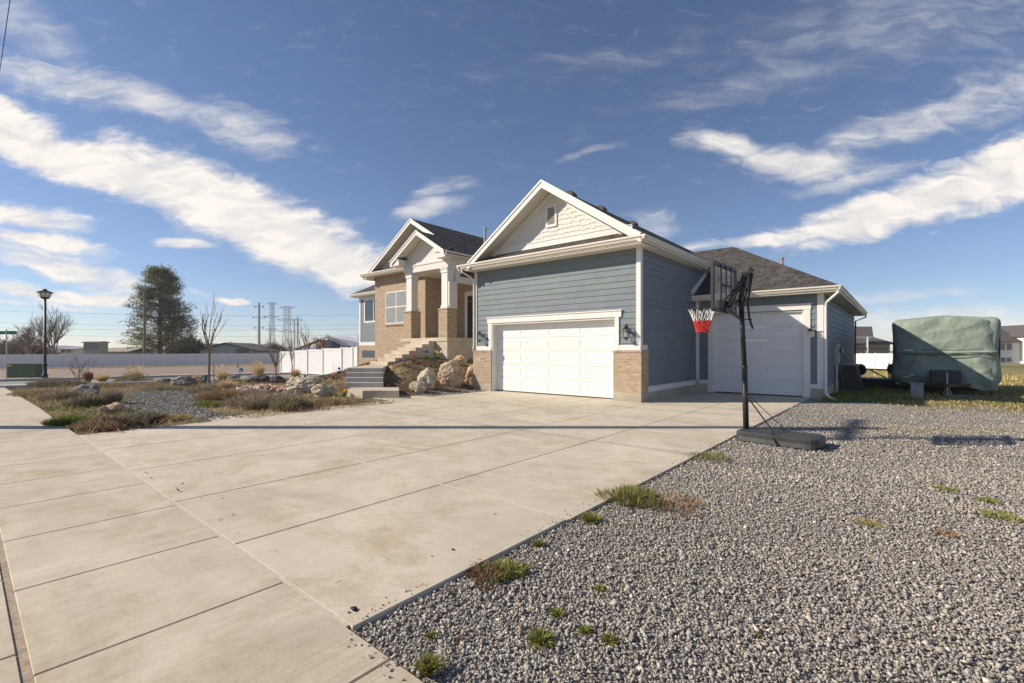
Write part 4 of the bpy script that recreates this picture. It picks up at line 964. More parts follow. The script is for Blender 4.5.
_p = np.array([.15, .15, .14, .08, .15, .09, .12, .06, .045, .006, .009]); STN = [tuple(q*m_ for q, m_ in zip(STONE[i], (1.42, 1.34, 1.23))) for i in RNG.choice(11, 400, p=_p/_p.sum())]
pts = []
for d0_, d1_, dens_ in ((1.5, 3.6, 5000), (3.6, 6.0, 3300), (6.0, 9.5, 1400), (9.5, 13.5, 450)):
    a0, a1 = (330-CX)/F, (1420-CX)/F; n = int((a1-a0)*(d1_**2-d0_**2)/2*dens_)
    dq = np.sqrt(RNG.uniform(d0_**2, d1_**2, n)); aq = RNG.uniform(a0, a1, n); xq = aq*dq
    Xw, Yw = CA*xq-SA*dq, SA*xq+CA*dq
    ok = ((Xw > -2.27) & ((Yw > 1.385) | (Yw < -5))) & (Yw < 16.5)
    pts.append(np.stack([Xw[ok], Yw[ok], np.where(d0_ > 5, .0115, .0095)[()]*np.ones(ok.sum())], 1))
pts = np.concatenate(pts); sz = np.clip(RNG.lognormal(math.log(.0081), .36, len(pts)), .006, .026)
far_ = np.hypot(pts[:, 0], pts[:, 1]); sz *= np.where(far_ > 6, 1.25, 1.0)
bumpz = .010*np.sin(pts[:, 0]*1.7+1)*np.sin(pts[:, 1]*1.3)+.006*np.sin(pts[:, 0]*5.1)*np.sin(pts[:, 1]*4.3)
zed = -.029+.35*bumpz+RNG.uniform(-.006, .012, len(pts))+np.array(H(pts[:, 0], pts[:, 1]))
P = np.stack([pts[:, 0], pts[:, 1], zed], 1)
stuff(pebbles('gravel_stones', P, sz, STN), 'grey crushed stone spread over the side lot', 'gravel')
# rubble, cobbles
x, y, z = spot(268, 391); n = 260; a = RNG.uniform(0, 6.28, n); q = np.sqrt(RNG.uniform(0, 1, n)); X = x+q*1.9*np.cos(a); Y = y+q*1.1*np.sin(a)
stuff(pebbles('lava_rubble', np.stack([X, Y, H(X, Y)+.08], 1), RNG.uniform(.07, .16, n), [(.40, .24, .18), (.50, .33, .26), (.30, .19, .15), (.55, .45, .38)]), 'reddish lava rubble heaped between the tan grasses and limestone', 'rubble')
# path gravel
n = 9000; X = RNG.uniform(-23, -11.3, n); Y = RNG.uniform(2.2, 7, n); ok = path_in(X, Y, -.05); X, Y = X[ok], Y[ok]
X2 = RNG.uniform(-12.55, -11.8, 1200); Y2 = RNG.uniform(9.9, 12.6, 1200); X = np.concatenate([X, X2]); Y = np.concatenate([Y, Y2])
stuff(pebbles('path_stones', np.stack([X, Y, H(X, Y)+.004], 1), RNG.uniform(.012, .028, len(X)), [(.22, .21, .195), (.30, .285, .265), (.15, .145, .135), (.36, .34, .31)]), 'grey chips on the winding garden path', 'gravel')

# ------------------------------------------------------------------ ground cover in the garden
def vn(x, y, s, k=0): return .5+.25*(np.sin(x*s+k+1.3*np.sin(y*s*.7+k))+np.sin(y*s*1.1+2*k+1.1*np.sin(x*s*.6)))
n = 90000; X = RNG.uniform(-29, -11.05, n); Y = RNG.uniform(1.38, 16, n)
dens_ = vn(X, Y, 1.7, 2)*.6+vn(X, Y, 4.3, 5)*.4
berm_ = _toe(X, Y)
ok = in_garden(X, Y) & ~path_in(X, Y, -.12) & (berm_ < .5) & (RNG.uniform(0, 1, n) < .25+dens_) & ~((X > -13.2) & (Y > 8)) 
edge = (Y < 1.8) | (X > -11.9); X, Y = X[ok], Y[ok]; n = len(X)
f = vn(X, Y, 1.1, 7); g = vn(X, Y, .8, 3)
tone = np.where((g > .70)[:, None], pick(PAL['green']+PAL['dull'], n), np.where((f > .5)[:, None], pick(PAL['rust'], n), pick(PAL['heather']+PAL['yellow'], n)))
P = np.stack([X, Y, H(X, Y)-.01], 1); D = np.stack([RNG.normal(0, .8, n), RNG.normal(0, .8, n), RNG.uniform(.3, 1, n)], 1); D /= np.linalg.norm(D, axis=1)[:, None]
V, Fc, T = blade_arrays(P, D, RNG.uniform(.05, .22, n)*(.6+.9*vn(X, Y, 2.3, 9)), RNG.uniform(.008, .022, n), .1, tone)
stuff(mesh_np('ground_cover', V, Fc, T, 'dry_plant'), 'low mixed dry and green creeping plants covering the front garden', 'ground cover')
# mulch
n = 26000; X = RNG.uniform(-30, -11.5, n); Y = RNG.uniform(7.8, 18, n); bq = _toe(X, Y); ok = (bq > .15) & (X < -11.95) & ~((X > -16.15) & (Y > 14.4)) & ~((X > -19.5) & (Y > 14.4)); X, Y = X[ok], Y[ok]; n = len(X)
P = np.stack([X, Y, H(X, Y)-.005], 1); D = np.stack([RNG.normal(0, 1, n), RNG.normal(0, 1, n), RNG.uniform(-.1, .7, n)], 1); D /= np.linalg.norm(D, axis=1)[:, None]
V, Fc, T = blade_arrays(P, D, RNG.uniform(.05, .14, n), RNG.uniform(.02, .045, n), .0, pick([(.15, .10, .07), (.25, .17, .12), (.09, .06, .045), (.36, .27, .20), (.19, .13, .09)], n))
stuff(mesh_np('bark_mulch', V, Fc, T, 'mulch_chips'), 'brown bark mulch on the slope around the front steps', 'mulch')

# ------------------------------------------------------------------ garden plants
G3 = 'low shrubs in the front garden'
def plant(name, label, px, py, w, h, n, pal, mode='cushion', group=G3, **k):
    x, y, z = spot(px, py); d = -SA*x+CA*y; s_ = d/F; ux, uy = cw(0, 1); r = w*s_/2
    if mode == 'cushion': x += ux*r*.7; y += uy*r*.7
    return clump(name, label, 'plant', (x, y, gz(x, y)-.01), r, h*s_, n, pal, mode, group=group, **k)
plant('shrub', 'dark grey brown cushion shrub at the far sidewalk edge below the lamp', 40, 387, 28, 9, 1800, 'dark', seed=1)
plant('shrub', 'wide dark cushion shrub right of the one below the lamp', 62, 387, 26, 8, 1500, 'dark', seed=2)
plant('shrub', 'rust brown mat of groundcover at the far left sidewalk edge', 26, 396, 52, 5, 2600, 'rust', seed=3)
plant('shrub', 'grey heather cushion left of the large domed boulder', 50, 401, 36, 11, 2600, 'heather', seed=4)
plant('shrub', 'grey green heather cushion just below the large domed boulder', 78, 407, 26, 11, 2400, 'dark', seed=5)
plant('shrub', 'pale twiggy grey bush behind the low reddish boulder', 112, 404, 34, 17, 1500, [(.34, .27, .22), (.42, .34, .28), (.27, .21, .17)], 'twiggy', bw=.010, seed=6)
plant('shrub', 'bright green creeping plant at the sidewalk corner of the bed', 60, 426, 30, 9, 2600, 'green', seed=7, mat='foliage')
plant('shrub', 'rusty red twiggy mat nearest the corner of sidewalk and driveway', 92, 431, 42, 11, 3600, 'rust', seed=8)
plant('shrub', 'dark olive cushion along the driveway edge of the bed', 133, 424, 36, 10, 2800, 'dark', seed=9)
plant('shrub', 'dry yellow grass fringe where the path meets the driveway', 165, 421, 30, 5, 1200, 'yellow', seed=10)
plant('shrub', 'dark green low shrub behind the pale twiggy bush', 125, 383, 30, 9, 1500, 'dark', seed=11)
plant('shrub', 'olive low shrub among the back rocks left of the path', 95, 388, 34, 6, 1400, 'dull', seed=12)
plant('shrub', 'reddish brown cushion right of the gravel path', 216, 401, 34, 12, 2600, 'rust', seed=13)
plant('shrub', 'green cushion low beside the gravel path', 205, 407, 22, 5, 1200, 'green', seed=14, mat='foliage')
plant('shrub', 'wide sprawling grey twig cushion at the driveway edge', 250, 409, 50, 15, 4200, 'heather', seed=15)
plant('shrub', 'grey green cushion touching the driveway left of the limestone', 283, 411, 34, 15, 3200, 'dull', seed=16)
plant('shrub', 'grey brown bush behind the pale slab rock', 275, 402, 26, 9, 1600, 'heather', seed=17)
plant('shrub', 'brown low mat under the white limestone boulders', 325, 406, 44, 6, 2200, 'rust', seed=18)
plant('shrub', 'dull cushion on the left bank of the path by the grey lumpy boulder', 155, 391, 32, 6, 1500, 'dull', seed=19)
plant('shrub', 'low brown cushion between young tree and tan grass', 196, 393, 22, 8, 1400, 'heather', seed=20)
plant('shrub', 'low brown shrub in front of the red rubble', 240, 398, 30, 8, 1600, 'heather', seed=21)
G4 = 'dry ornamental grasses'
plant('ornamental_grass', 'largest tan grass tussock in the middle of the right bed', 226, 391, 26, 17, 1100, 'tan', 'tuft', G4, bw=.014, seed=30)
plant('ornamental_grass', 'tan grass with plumes behind the dark low shrub at left', 134, 381, 24, 17, 700, 'tan', 'tuft', G4, bw=.02, seed=31, extra=(26, .30, .05, PAL['tan'], .75))
plant('ornamental_grass', 'short tan tussock left of the plumed grass', 102, 381, 24, 12, 600, 'tan', 'tuft', G4, bw=.018, seed=32)
plant('ornamental_grass', 'tan plumed grass behind the dark basalt rock', 258, 379, 18, 22, 600, 'tan', 'tuft', G4, bw=.018, seed=33, extra=(24, .30, .05, PAL['tan'], .95))
plant('ornamental_grass', 'small tan tussock beyond the grey lumpy boulder', 197, 380, 14, 9, 400, 'tan', 'tuft', G4, bw=.018, seed=34)
plant('ornamental_grass', 'pale grass with thin plumes right of the young tree', 222, 381, 22, 18, 500, [(.62, .50, .34), (.70, .58, .42)], 'tuft', G4, bw=.013, seed=35, extra=(20, .25, .04, PAL['tan'], .85))
plant('ornamental_grass', 'orange tan tussock at the foot of the white fence', 296, 378, 14, 13, 500, [(.50, .34, .16), (.56, .40, .20)], 'tuft', G4, bw=.016, seed=36)
plant('ornamental_grass', 'wispy dead grass by the right sidewalk end of the bed', 345, 396, 12, 18, 160, 'heather', 'twiggy', G4, bw=.008, seed=37)
plant('shrub', 'small red leaved shrub beside the bare bush at left', 88, 382, 10, 13, 500, [(.26, .10, .07), (.34, .15, .10)], 'twiggy', bw=.022, seed=38)
G5 = 'spring flowers by the steps'
GR = [(.13, .19, .05), (.19, .25, .07), (.24, .30, .10)]
def flower(label, px, py, w, h, cols, m, seed, sz_=.10):
    x, y, z = spot(px, py); d = -SA*x+CA*y; s_ = d/F
    return clump('flower_clump', label, 'flower', (x, y, gz(x, y)+.02), w*s_/2, h*s_, 90, GR, 'tuft', 'foliage', .03, seed, G5, (m, sz_, sz_*.9, cols, h*s_*1.05))
flower('pink hyacinth in the mulch below the side of the upper steps', 414, 362.5, 6, 6, [(.62, .16, .22)], 7, 1)
flower('violet hyacinth left of the pink one by the steps', 404, 366, 5, 4, [(.10, .08, .42)], 6, 2)
flower('tall violet hyacinths against the porch foundation', 426, 359.5, 8, 7, [(.09, .06, .45)], 10, 3)
flower('pale yellow daffodils with broad leaves at the porch corner', 438, 359.5, 12, 7, [(.80, .72, .40)], 6, 4)
flower('yellow daffodils low beside the lower steps', 392, 375, 6, 6, [(.80, .68, .25)], 6, 5)
flower('orange yellow primrose by the dead grass at the driveway edge', 344, 397, 6, 5, [(.85, .50, .03)], 6, 6, .09)
flower('blue hyacinth on the mulch bank left of the lower steps', 339, 375, 5, 6, [(.10, .08, .42)], 6, 7)
flower('pale pink hyacinth near the blue one on the left bank', 333, 380, 5, 6, [(.70, .42, .46)], 6, 8)
flower('green leaves with yellow buds under the brick bay', 331, 368, 9, 8, [(.62, .56, .25)], 4, 9)
flower('green tulip leaves higher up the left bank', 338, 365, 9, 8, [(.55, .50, .30)], 3, 10)
flower('bare green leaf clump near the fence on the left bank', 306, 377, 6, 4, [(.2, .26, .1)], 2, 11)
flower('green leaf clump with pale buds left of the upper steps', 355, 364, 8, 5, [(.62, .30, .30)], 4, 12)
flower('daffodils growing above the upper steps by the brick wall', 398, 347, 9, 5, [(.72, .70, .45)], 4, 13)

# weeds in the gravel
G6 = 'weeds growing through the gravel'
def weed(label, px, py, w, h, pal, seed, n=260, mode='tuft'):
    x, y, z = spot(px, py); z -= .05; d = -SA*x+CA*y; s_ = d/F; r = w*s_/2
    sh = max(0, -2.2+r*.4-x) if x < -1.8 else 0; x += sh
    o = clump('weed', label, 'weed', (x, y, gz(x, y)-.03), r*1.15, max(.02, h*s_*.72), int(n*1.5), pal, mode, 'foliage', .0075, seed, G6); return o
YG = [(.24, .28, .06), (.34, .35, .10), (.17, .20, .045), (.40, .33, .15), (.28, .27, .08)]; RD = [(.30, .14, .08), (.24, .16, .08), (.22, .24, .09)]
weed('bright green leafy weed at the corner of the sidewalk end', 429, 672, 34, 34, YG, 1, 420)
weed('wide green grass tuft in the gravel in front of the camera', 541, 640, 46, 22, YG, 2, 420)
weed('small green tuft left of a paler one in the near gravel', 557, 614, 22, 14, YG, 3)
weed('low green tuft right of the wide grass tuft', 609, 640, 30, 14, YG, 4)
weed('low green tuft between two others in the near gravel', 585, 629, 24, 12, YG, 5)
weed('flat green tuft alone in the middle gravel', 600, 589, 28, 10, YG, 6)
weed('large green tuft at the driveway edge with reddish base', 590, 519, 36, 18, YG, 7, 500)
weed('small spiky green tuft at the driveway edge below the large ones', 529, 541, 16, 14, YG, 8)
weed('broad spreading green mat at the driveway edge', 628, 497, 46, 16, [(.20, .24, .06), (.28, .28, .09), (.26, .20, .09)], 9, 900, 'cushion')
weed('brown dry mat right of the broad green mat', 668, 503, 56, 6, 'rust', 10, 700, 'cushion')
weed('reddish mat of weeds tight against the driveway edge', 477, 567, 40, 7, RD, 11, 600, 'cushion')
weed('green mat right of the reddish one near the driveway', 508, 571, 30, 10, YG, 12, 400, 'cushion')
weed('small red stemmed weed in the near left gravel', 451, 590, 14, 8, RD, 13, 120)
weed('purple flowering red weed in the near left gravel', 462, 640, 22, 9, [(.30, .12, .10), (.30, .10, .22), (.22, .2, .09)], 14, 160)
weed('tiny green and red weed left of the purple flowering one', 431, 632, 18, 10, RD+YG, 15, 160)
weed('flat green weed patch in the right gravel', 999, 516, 30, 5, YG, 16, 260, 'cushion')
weed('small green patch left of the flat one at right', 988, 500, 14, 4, YG, 17, 160, 'cushion')
weed('low green patch in the gravel below the shadow of the backboard', 946, 488, 18, 3, YG, 18, 160, 'cushion')
weed('brown weed patch in the right middle gravel', 946, 533, 18, 3, 'rust', 19, 120, 'cushion')
weed('brown green patch left of centre in the right gravel', 866, 522, 16, 5, 'yellow', 20, 120, 'cushion')
weed('orange leaved weed in the near right gravel', 758, 632, 14, 7, RD, 21, 90)
weed('green weed mat beside the driveway just below the hoop base', 703, 456, 36, 5, [(.22, .24, .07), (.30, .26, .10)], 22, 500, 'cushion')
# grass: along the wall and round the trailer
def grass_patch(name, label, poly_test, bounds, n, pal, hmin, hmax, w=.012, dz=-.05):
    X = RNG.uniform(bounds[0], bounds[1], n); Y = RNG.uniform(bounds[2], bounds[3], n); ok = poly_test(X, Y); X, Y = X[ok], Y[ok]; n = len(X)
    P = np.stack([X, Y, H(X, Y)+dz], 1); D = np.stack([RNG.normal(0, .45, n), RNG.normal(0, .45, n), np.ones(n)], 1); D /= np.linalg.norm(D, axis=1)[:, None]
    V, Fc, T = blade_arrays(P, D, RNG.uniform(hmin, hmax, n), RNG.uniform(.6, 1.4, n)*w, .2, pick(pal, n))
    return stuff(mesh_np(name, V, Fc, T, 'foliage'), label, 'grass')
grass_patch('grass', 'rough green grass along the blue side wall of the house', lambda x, y: (x < -.2+.5*np.sin(y*1.7)) & (y > 16.6+.3*np.sin(x*5)+np.clip(x+1.6, 0, 9)*.6), (-1.9, 1, 16, 30), 26000, PAL['green']+PAL['grass'], .08, .24)
grass_patch('grass', 'patchy dry grass between the gravel and the covered trailer', lambda x, y: (y-17.3-.2*x+1.2*np.sin(x*.9+y*.4)+1.0*np.sin(x*2.3+1)) > RNG.normal(0, .9, x.shape), (-.6, 16, 15, 30), 60000, PAL['yellow']+[(.40, .31, .17), (.34, .26, .14)]+PAL['grass'][:2], .04, .13, .018)
grass_patch('grass', 'thin dry grass strip crossing the gravel behind the hoop', lambda x, y: (np.abs(y-(11.25+.80*(x+.5)))+.15*np.abs(np.sin(x*2.1)) < .45) & (RNG.uniform(0, 1, x.shape) < .75+.25*np.sin(x*3)), (-.9, 1.9, 10.4, 14), 11000, PAL['yellow']+PAL['grass'], .03, .09)
grass_patch('grass', 'sparse sprouting weeds sprinkled over the gravel lot', lambda x, y: (vn(x, y, 1.4, 4)*vn(x, y, 3.1, 8) > .36) & (vn(x, y, .5, 1) > .30), (-2.2, 12, 5, 17), 30000, PAL['yellow']+PAL['grass'], .015, .04)
grass_patch('grass', 'weedy fringe along the gravel edge of the driveway', lambda x, y: (x < -2.2+.3*np.abs(np.sin(y*2.1+np.sin(y*5)))) & (np.sin(y*3.3)+np.sin(y*1.3+2) > .0), (-2.27, -1.85, 2.6, 14), 12000, PAL['yellow']+PAL['grass'], .02, .06, .006)
grass_patch('grass', 'dry field grass beyond the covered trailer', lambda x, y: x > -2, (-2, 40, 30, 60), 30000, PAL['yellow'], .08, .2, .05)
# dark chips on the driveway near the sidewalk corner
for k, (px, py, s_) in enumerate(((355, 610, .022), (349, 613, .008), (453, 550, .018), (432, 556.5, .007))):
    r_ = ray(px, py); t_ = -EYE/r_.z; q = pebbles('stone_chip', np.array([[r_.x*t_, r_.y*t_, .004]]), np.array([s_]), [(.04, .04, .045)])
    tag(q, ['black stone chip at the corner of driveway and sidewalk', 'tiny black chip left of the corner chip', 'black bark flake in the middle of the front driveway slab', 'tiny black speck left of the bark flake'][k], 'stone chip')

n = 70; X = RNG.uniform(-10.8, -2.4, n); Y = RNG.uniform(1.5, 12, n); X[:30] = RNG.uniform(-10.9, -9.0, 30); Y[30:45] = RNG.uniform(1.37, 1.6, 15)
P = np.stack([X, Y, np.full(n, .006)], 1); D = np.stack([RNG.normal(0, 1, n), RNG.normal(0, 1, n), RNG.uniform(0, .4, n)], 1); D /= np.linalg.norm(D, axis=1)[:, None]
V, Fc, T = blade_arrays(P, D, RNG.uniform(.02, .05, n), RNG.uniform(.012, .03, n), .0, pick([(.22, .14, .08), (.30, .21, .12), (.12, .10, .08)], n))
stuff(mesh_np('leaf_litter', V, Fc, T, 'mulch_chips'), 'few dry leaf crumbs scattered on the driveway slabs', 'litter')
n = 900; X = -2.31-np.abs(RNG.normal(0, .05, n)); Y = RNG.uniform(1.4, 16, n); ok = RNG.uniform(0, 1, n) < vn(X, Y, 2.0, 3); X, Y = X[ok], Y[ok]
X2 = RNG.uniform(-2.25, 1.0, 160); Y2 = 1.355-np.abs(RNG.normal(0, .05, 160)); X, Y = np.concatenate([X, X2]), np.concatenate([Y, Y2])
stuff(pebbles('stray_stones', np.stack([X, Y, np.full(len(X), .004)], 1), RNG.uniform(.003, .009, len(X)), STN), 'stray gravel bits kicked onto the concrete edges', 'gravel')
# ------------------------------------------------------------------ basketball hoop
hx, hy = cw(4.03, 8.0)
hoop = place('basketball_hoop', 'black portable basketball hoop with red and white net standing at the driveway edge', 'basketball hoop', (hx, hy, -.03))
FX = Vector((.995, -.095, 0)).normalized(); FY = Vector((-FX.y, FX.x, 0))      # FX points away from the board
O = Vector((hx, hy, -.03))
def hp(u, v, w): return O+FX*u+FY*v+Vector((0, 0, w))
b = MB()                                                     # ribbed water tank
L_, Wd_, Hh = 1.22, .70, .19
n = 10
for i in range(n+1):
    pass
prof = []
for k in range(20):
    a = 2*math.pi*k/20; e = .28
    prof.append((abs(math.cos(a))**e*math.copysign(1, math.cos(a))*Wd_/2, abs(math.sin(a))**e*math.copysign(1, math.sin(a))*Hh/2))
secs = [(-.10, .55), (-.07, .86), (-.02, .97), (.05, 1.0)]+[(.05+.07*i, 1.0 if i % 2 else .955) for i in range(1, 14)]+[(1.03, .98), (1.08, .88), (1.12, .6)]
vs = []; fs = []
for i, (u, s_) in enumerate(secs):
    for v, w in prof: vs.append(hp(u, v*(1-.05*math.exp(-(w/.022)**2))*(s_ if abs(s_-.955) > .01 else 1)*(.86+.14*min(1, (u+.1)/.5)), Hh/2+w*s_))
for i in range(len(secs)-1):
    for k in range(20): fs.append((i*20+k, i*20+(k+1) % 20, (i+1)*20+(k+1) % 20, (i+1)*20+k))
fs.append(tuple(range(19, -1, -1))); fs.append(tuple(range((len(secs)-1)*20, len(secs)*20)))
b.add(vs, fs); b.build('water_base', 'black_plastic', hoop, smooth=False)
b = MB(); b.tube([hp(0, 0, .10), hp(-.03, 0, 1.25)], .047, 12); b.tube([hp(-.03, 0, 1.25), hp(-.09, 0, 2.5)], .042, 12); b.tube([hp(-.029, 0, 1.22), hp(-.031, 0, 1.27)], .051, 12); b.build('pole', 'black_metal', hoop, smooth=True)
for s in (-1, 1):
    b = MB(); b.beam(hp(0, s*.04, .78), hp(.52, s*.28, .20), .022, .012); b.beam(hp(.50, s*.29, .19), hp(.62, s*.36, .02), .09, .008); b.build('strut', 'black_metal', hoop)
BC = Vector((*cw(3.60, 7.88), 2.545)); BN = -FX                                  # board centre and facing
BR = FY
rot = (Vector((*cw(3.97, 8.25), 0))-Vector((*cw(3.26, 7.5), 0))).normalized(); BR = rot; BN = Vector((-rot.y, rot.x, 0))
def bp(u, v, w=0): return BC+BR*u+Vector((0, 0, v))+BN*w
b = MB()
bw, bh = .53, .375
for (p, q, t_) in (((-bw, -bh), (bw, -bh), .07), ((-bw, bh), (bw, bh), .07), ((-bw, -bh), (-bw, bh), .07), ((bw, -bh), (bw, bh), .07)): b.beam(bp(*p), bp(*q), t_, .045, up=BN)
bd = b.build('backboard_frame', 'black_metal', hoop, bevel=.004)
b = MB(); b.ext([bp(-bw, -bh, .008), bp(bw, -bh, .008), bp(bw, bh, .008), bp(-bw, bh, .008)], BN*.006); b.build('backboard_panel', 'acrylic', bd)
b = MB()
for u in (-.24, .0, .24): b.beam(bp(u, -bh, -.03), bp(u, bh, -.03), .035, .02, up=BN)
b.beam(bp(-.30, -.27, -.03), bp(.30, -.27, -.03), .12, .02, up=BN); b.beam(bp(-.24, .05, -.03), bp(.24, .05, -.03), .03, .02, up=BN)
b.build('backboard_brace', 'black_metal', bd)
b = MB()                                                     # target square, seen through the board
for p, q in (((-.2, -.2), (-.2, .08)), ((.2, -.2), (.2, .08)), ((-.2, .08), (.2, .08)), ((-.2, -.2), (.2, -.2))): b.beam(bp(*p, .0155), bp(*q, .0155), .03, .002, up=BN)
b.build('target_square', 'trim_white', bd)
RC = bp(0, -bh+.05, .15+.225); b = MB()
b.tube([RC+BR*(.225*math.cos(a))+BN*(.225*math.sin(a)) for a in [2*math.pi*k/28 for k in range(29)]], .009, 6)
b.beam(bp(-.08, -bh+.06, .02), RC-BN*.22-BR*.05, .02); b.beam(bp(.08, -bh+.06, .02), RC-BN*.22+BR*.05, .02); b.beam(bp(0, -bh-.02, .01), bp(0, -bh+.14, .01), .12, .01, up=BN)
rim = b.build('rim', 'black_metal', hoop)
def netp(k, t_): a = 2*math.pi*k/12; rr_ = .222*(1-t_)**1.3*.62+.095+.0*t_; rr_ = .225+(.10-.225)*min(1, t_*1.15)**.8; return RC+BR*(rr_*math.cos(a))+BN*(rr_*math.sin(a))+Vector((0, 0, -.40*t_))
for nm, t0, t1, mat, st in (('net_top', 0, .52, 'net_white', 3), ('net_bottom', .5, 1.0, 'net_red', 5)):
    b = MB()
    for k in range(12):
        for s in (-1, 1):
            pts_ = [netp(k+s*.5*(i % 2) if nm == 'net_bottom' else k+s*.5*i/st, t0+(t1-t0)*i/st) for i in range(st+1)]
            b.tube(pts_, .006 if nm == 'net_top' else .009, 5)
    b.build(nm, mat, rim)
b = MB()                                                     # lift arms between pole and board
top = hp(-.08, 0, 2.42)
for s in (-1, 1):
    o_ = FY*(s*.06)
    b.beam(top+o_, bp(0, -.30, -.05)+o_, .035, .018); b.beam(hp(-.06, 0, 2.05)+o_, bp(0, -.36, -.05)+o_, .035, .018)
    b.beam(hp(.10, 0, 2.92)+o_, bp(0, -.18, -.05)+o_, .04, .018); b.beam(hp(.0, 0, 2.86)+o_, bp(0, -.32, -.05)+o_, .035, .018); b.beam(hp(.08, 0, 2.95)+o_, hp(-.09, 0, 2.2)+o_, .035, .018)
b.beam(top, hp(-.02, 0, 2.88), .085, .07)
b.build('lift_arm', 'black_metal', hoop)
b = MB(); b.tube([hp(-.2, .0, 2.30), hp(.0, 0, 2.75)], .012, 6); b.build('spring', 'orange_metal', hoop)
b = MB(); b.tube([hp(.10, 0, 2.85), hp(.03, -.02, 2.35), hp(.06, -.03, 2.08), hp(.12, -.05, 1.90)], .018, 8); b.tube([hp(-.12, 0, 2.06), hp(.10, -.02, 2.06)], .01, 6); b.build('height_handle', 'black_metal', hoop)

# ------------------------------------------------------------------ covered trailer
TXc, TY0, TY1 = 1.17, 23.4, 30.5
tz = gz(TXc, TY0)-.05
trl = place('travel_trailer', 'travel trailer wrapped in a pale green weather cover beside the house', 'trailer', (TXc, TY0, tz))
def loft(mb, rings, cap=True):
    n = len(rings[0]); o = []; fs = []
    for r_ in rings: o += r_
    for i in range(len(rings)-1):
        for k in range(n): fs.append((i*n+k, i*n+(k+1) % n, (i+1)*n+(k+1) % n, (i+1)*n+k))
    if cap: fs.append(tuple(range(n-1, -1, -1))); fs.append(tuple(range((len(rings)-1)*n, len(rings)*n)))
    mb.add(o, fs)
from mathutils import noise as MN
def tring(y, w, z0, z1, crown, N=64):
    out = []
    for k in range(N):
        a = 2*math.pi*k/N-math.pi/2; e = .28
        e = .15; x = math.copysign(abs(math.cos(a))**e, math.cos(a)); z = math.copysign(abs(math.sin(a))**e, math.sin(a))
        zz_ = (z0+z1)/2+z*(z1-z0)/2+(crown*math.exp(-((x*w/2)/.5)**4) if z > .7 else 0)
        xx = TXc+x*w/2*(1+.03*math.sin(3*zz_))
        nn_ = MN.noise(Vector((xx*.9, y*.8, zz_*.8)))*.06+MN.noise(Vector((xx*4, y*3, zz_*2.2)))*.012
        out.append(Vector((xx*1+nn_*(.8 if abs(x) > .8 else .1), y+MN.noise(Vector((xx*1.6+4, 3, zz_*1.6)))*.10+MN.noise(Vector((xx*5, 9, zz_*4)))*.03, zz_+nn_*.6)))
    return out
b = MB()
loft(b, [tring(y, w, z0+tz, z1+tz, c) for y, w, z0, z1, c in ((TY0+.02, 2.3, .75, 2.55, .03), (TY0+.05, 2.62, .62, 2.70, .08), (TY0+.22, 2.86, .46, 2.82, .10), (TY0+.6, 2.95, .36, 2.86, .1), (TY0+1.5, 2.92, .36, 2.88, .1), (TY0+3, 2.9, .36, 2.86, .1), (TY1-.8, 2.9, .36, 2.86, .1), (TY1-.1, 2.8, .5, 2.8, .1), (TY1, 2.4, .7, 2.6, .05))])
cov = b.build('cover', 'tarp_green', trl, smooth=True)
# front face: gathered drapes and folds modelled as a fine wrinkled sheet
nx_, nz_ = 110, 90; V = []; Fc = []
for j in range(nz_):
    for i in range(nx_):
        u = i/(nx_-1)*2-1; v = j/(nz_-1)
        zb = .40-.16*max(0, u-.1)+.08*math.sin(u*5+1)
        zt = 2.76+.10*math.exp(-(u*2.6)**4)-.25*abs(u)**9
        z = zb+(zt-zb)*v; ed = 1-abs(u)**6; x = TXc+u*1.40*(1-.05*max(0, v-.8)*5*abs(u)-.03*(1-v)*(u < 0))
        fold = .035*math.sin((z*6+3.5*abs(u)**2*2+u*2)+2.4*MN.noise(Vector((x*1.4, 0, z*1.4))))*(.35+1.2*max(0, .45-v))
        fold += .06*MN.noise(Vector((x*.9, 5, z*1.1)))+.03*MN.noise(Vector((x*1.2+z*3, 2, z*1.5-x*2.4)))+.008*MN.noise(Vector((x*9, 1, z*7)))
        fold += .05*abs(MN.noise(Vector((x*1.1-z*1.6, 8, z*.8+x*.5))))+.05*max(0, .4-v)*math.sin(x*11+z*5+3*MN.noise(Vector((x, 1, z))))
        fold -= .07*math.exp(-((z-1.52-.03*u)/.05)**2)                                  # pinched along the strap
        y = TY0-.13+fold+.30*(1-ed)+.25*max(0, v-.86)*4*max(0, v-.86)*4*.6+.10*max(0, .15-v)*5
        V.append((x, y, z+tz+.02*MN.noise(Vector((x*3, 7, 0)))))
for j in range(nz_-1):
    for i in range(nx_-1): a = j*nx_+i; Fc.append((a, a+1, a+1+nx_, a+nx_))
mesh_np('front_drape', np.array(V), np.array(Fc), np.ones((len(Fc), 3)), 'tarp_green', None, True)
o = bpy.data.objects['front_drape']; o.parent = trl; o.matrix_parent_inverse = Matrix.Translation(-Vector(trl.location))
sd = o.modifiers.new('thick', 'SOLIDIFY'); sd.thickness = .01
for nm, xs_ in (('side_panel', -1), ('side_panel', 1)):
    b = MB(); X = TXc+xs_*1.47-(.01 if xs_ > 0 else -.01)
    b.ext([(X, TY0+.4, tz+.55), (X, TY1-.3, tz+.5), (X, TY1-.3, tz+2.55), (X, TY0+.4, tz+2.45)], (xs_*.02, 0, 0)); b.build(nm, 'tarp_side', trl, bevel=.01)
b = MB(); b.tube([(TXc-1.36, TY0-.05, tz+1.55), (TXc-1.0, TY0-.25, tz+1.53), (TXc, TY0-.28, tz+1.54), (TXc+1.0, TY0-.25, tz+1.55), (TXc+1.37, TY0-.05, tz+1.56)], .014, 6)
